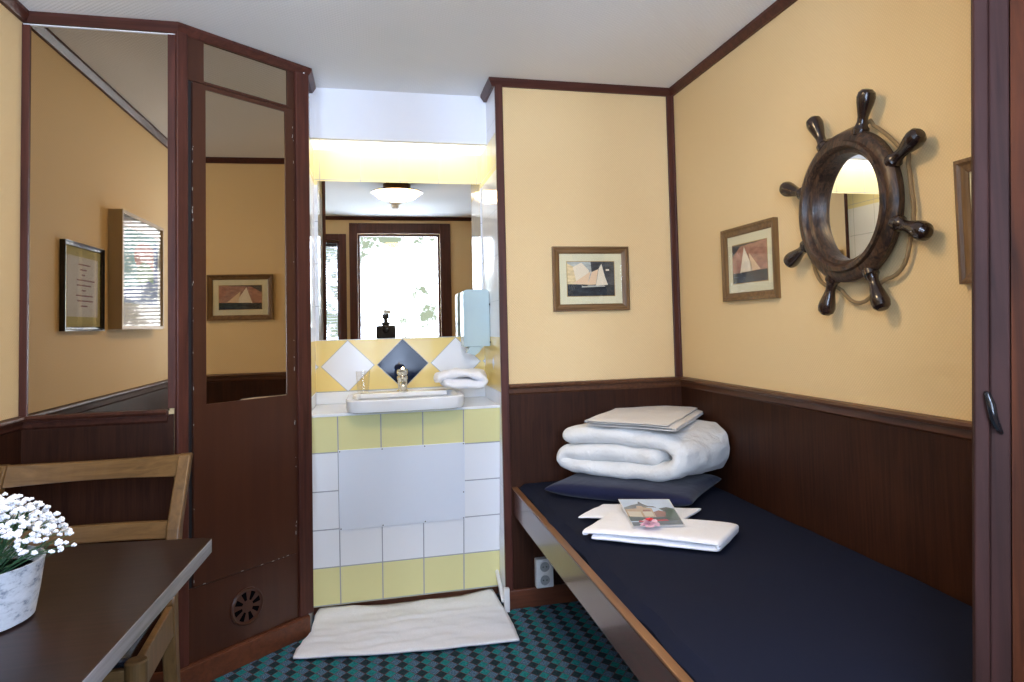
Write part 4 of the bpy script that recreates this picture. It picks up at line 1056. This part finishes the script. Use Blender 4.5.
# ================================================================ PLANTER WITH BABY'S BREATH
pcx, pcy = -.768, 1.615
t = thing('potted_flowers', 'whitewashed metal pot of tiny white baby\'s breath flowers on the table', 'plant', (pcx, pcy, TZ))
bm = NB_(); lathe(bm, (pcx, pcy, TZ+.001), (0, 0, 1), [(.104, 0), (.112, .004), (.120, .05), (.127, .105), (.1285, .112), (.124, .113), (.118, .10), (.112, .09)], 48)
obj('pot', bm, potm, t, smooth=True)
bm = NB_(); lathe(bm, (pcx, pcy, TZ+.085), (0, 0, 1), [(.113, 0), (.113, .006)], 32); obj('soil', bm, mat('potting_moss', (.02, .035, .018), .95), t)
random.seed(12); bs = NB_(); tips = []
for i in range(560):
    a_ = random.uniform(0, 2*PI); el = random.uniform(0, 1)
    rr = .172*math.sqrt(random.random()) ; top = .050+.158*math.sqrt(max(0, 1-(rr/.185)**2))*random.uniform(.80, 1.06)
    tip = Vector((pcx+rr*math.cos(a_), pcy+rr*math.sin(a_), TZ+.02+top+.012))
    b0_ = Vector((pcx+.35*rr*math.cos(a_), pcy+.35*rr*math.sin(a_), TZ+.09))
    mid = (b0_+tip)/2+Vector((random.uniform(-.01, .01), random.uniform(-.01, .01), .012))
    tips.append(tip)
    if i % 4 == 0: tube(bs, [b0_, mid, tip], [.0011, .0009, .0006], 4, cap=False)
ex = Vector((at_z(74, 545, TZ+.115).x, at_z(74, 545, TZ+.115).y, TZ+.115)); tips.append(ex); tube(bs, [Vector((pcx+.06, pcy, TZ+.10)), (Vector((pcx+.06, pcy, TZ+.12))+ex)/2, ex], .001, 4, cap=False)
obj('stems', bs, stemg, t, kind='stuff')
bm = NB_()   # narrow leaves
for i in range(260):
    a_ = random.uniform(0, 2*PI); rr = random.uniform(.03, .135); el = random.uniform(.0, .07)
    p_ = Vector((pcx+rr*math.cos(a_), pcy+rr*math.sin(a_), TZ+.095+el)); d_ = Vector((math.cos(a_+random.uniform(-.7, .7)), math.sin(a_+random.uniform(-.7, .7)), random.uniform(.1, 1.0))).normalized()*random.uniform(.03, .055)
    s_ = d_.cross(Vector((0, 0, 1))).normalized()*.0035
    bm.faces.new([bm.verts.new(x_) for x_ in (p_, p_+d_*.5+s_, p_+d_, p_+d_*.5-s_)])
obj('leaves', bm, mat('leaf_green', (.06, .15, .075), .55), t, kind='stuff')
def bloom(bm, c, r):
    random_ = random
    for k in range(5):
        a_ = 2*PI*k/5+random_.uniform(-.3, .3); q_ = c+Vector((math.cos(a_)*r*.55, math.sin(a_)*r*.55, random_.uniform(-.2, .3)*r))
        bmesh.ops.create_icosphere(bm, subdivisions=1, radius=r*.52, matrix=Matrix.Translation(q_) @ Matrix.Rotation(random_.uniform(0, 3), 4, 'X'))
    bmesh.ops.create_icosphere(bm, subdivisions=1, radius=r*.5, matrix=Matrix.Translation(c+Vector((0, 0, r*.4))))
tips.sort(key=lambda p_: (p_-CAM).length)
bm = NB_(); bloom(bm, Vector((0, 0, 0)), .0066); me = bpy.data.meshes.new('blossom'); bm.to_mesh(me); bm.free(); me.materials.append(petal)
for i, p_ in enumerate(tips[:98]):
    o = bpy.data.objects.new('blossom', me); C.objects.link(o); o.parent = t; o.location = p_-Vector(t['_w']); o.rotation_euler = (random.uniform(-.6, .6), random.uniform(-.6, .6), random.uniform(0, 6)); s_ = random.uniform(.8, 1.2); o.scale = (s_, s_, s_)
bm = NB_()
for p_ in tips[98:]: bloom(bm, p_, random.uniform(.0052, .0076))
obj('blossoms', bm, petal, t, kind='stuff')

for o in C.objects:
    if '_w' in o: del o['_w']
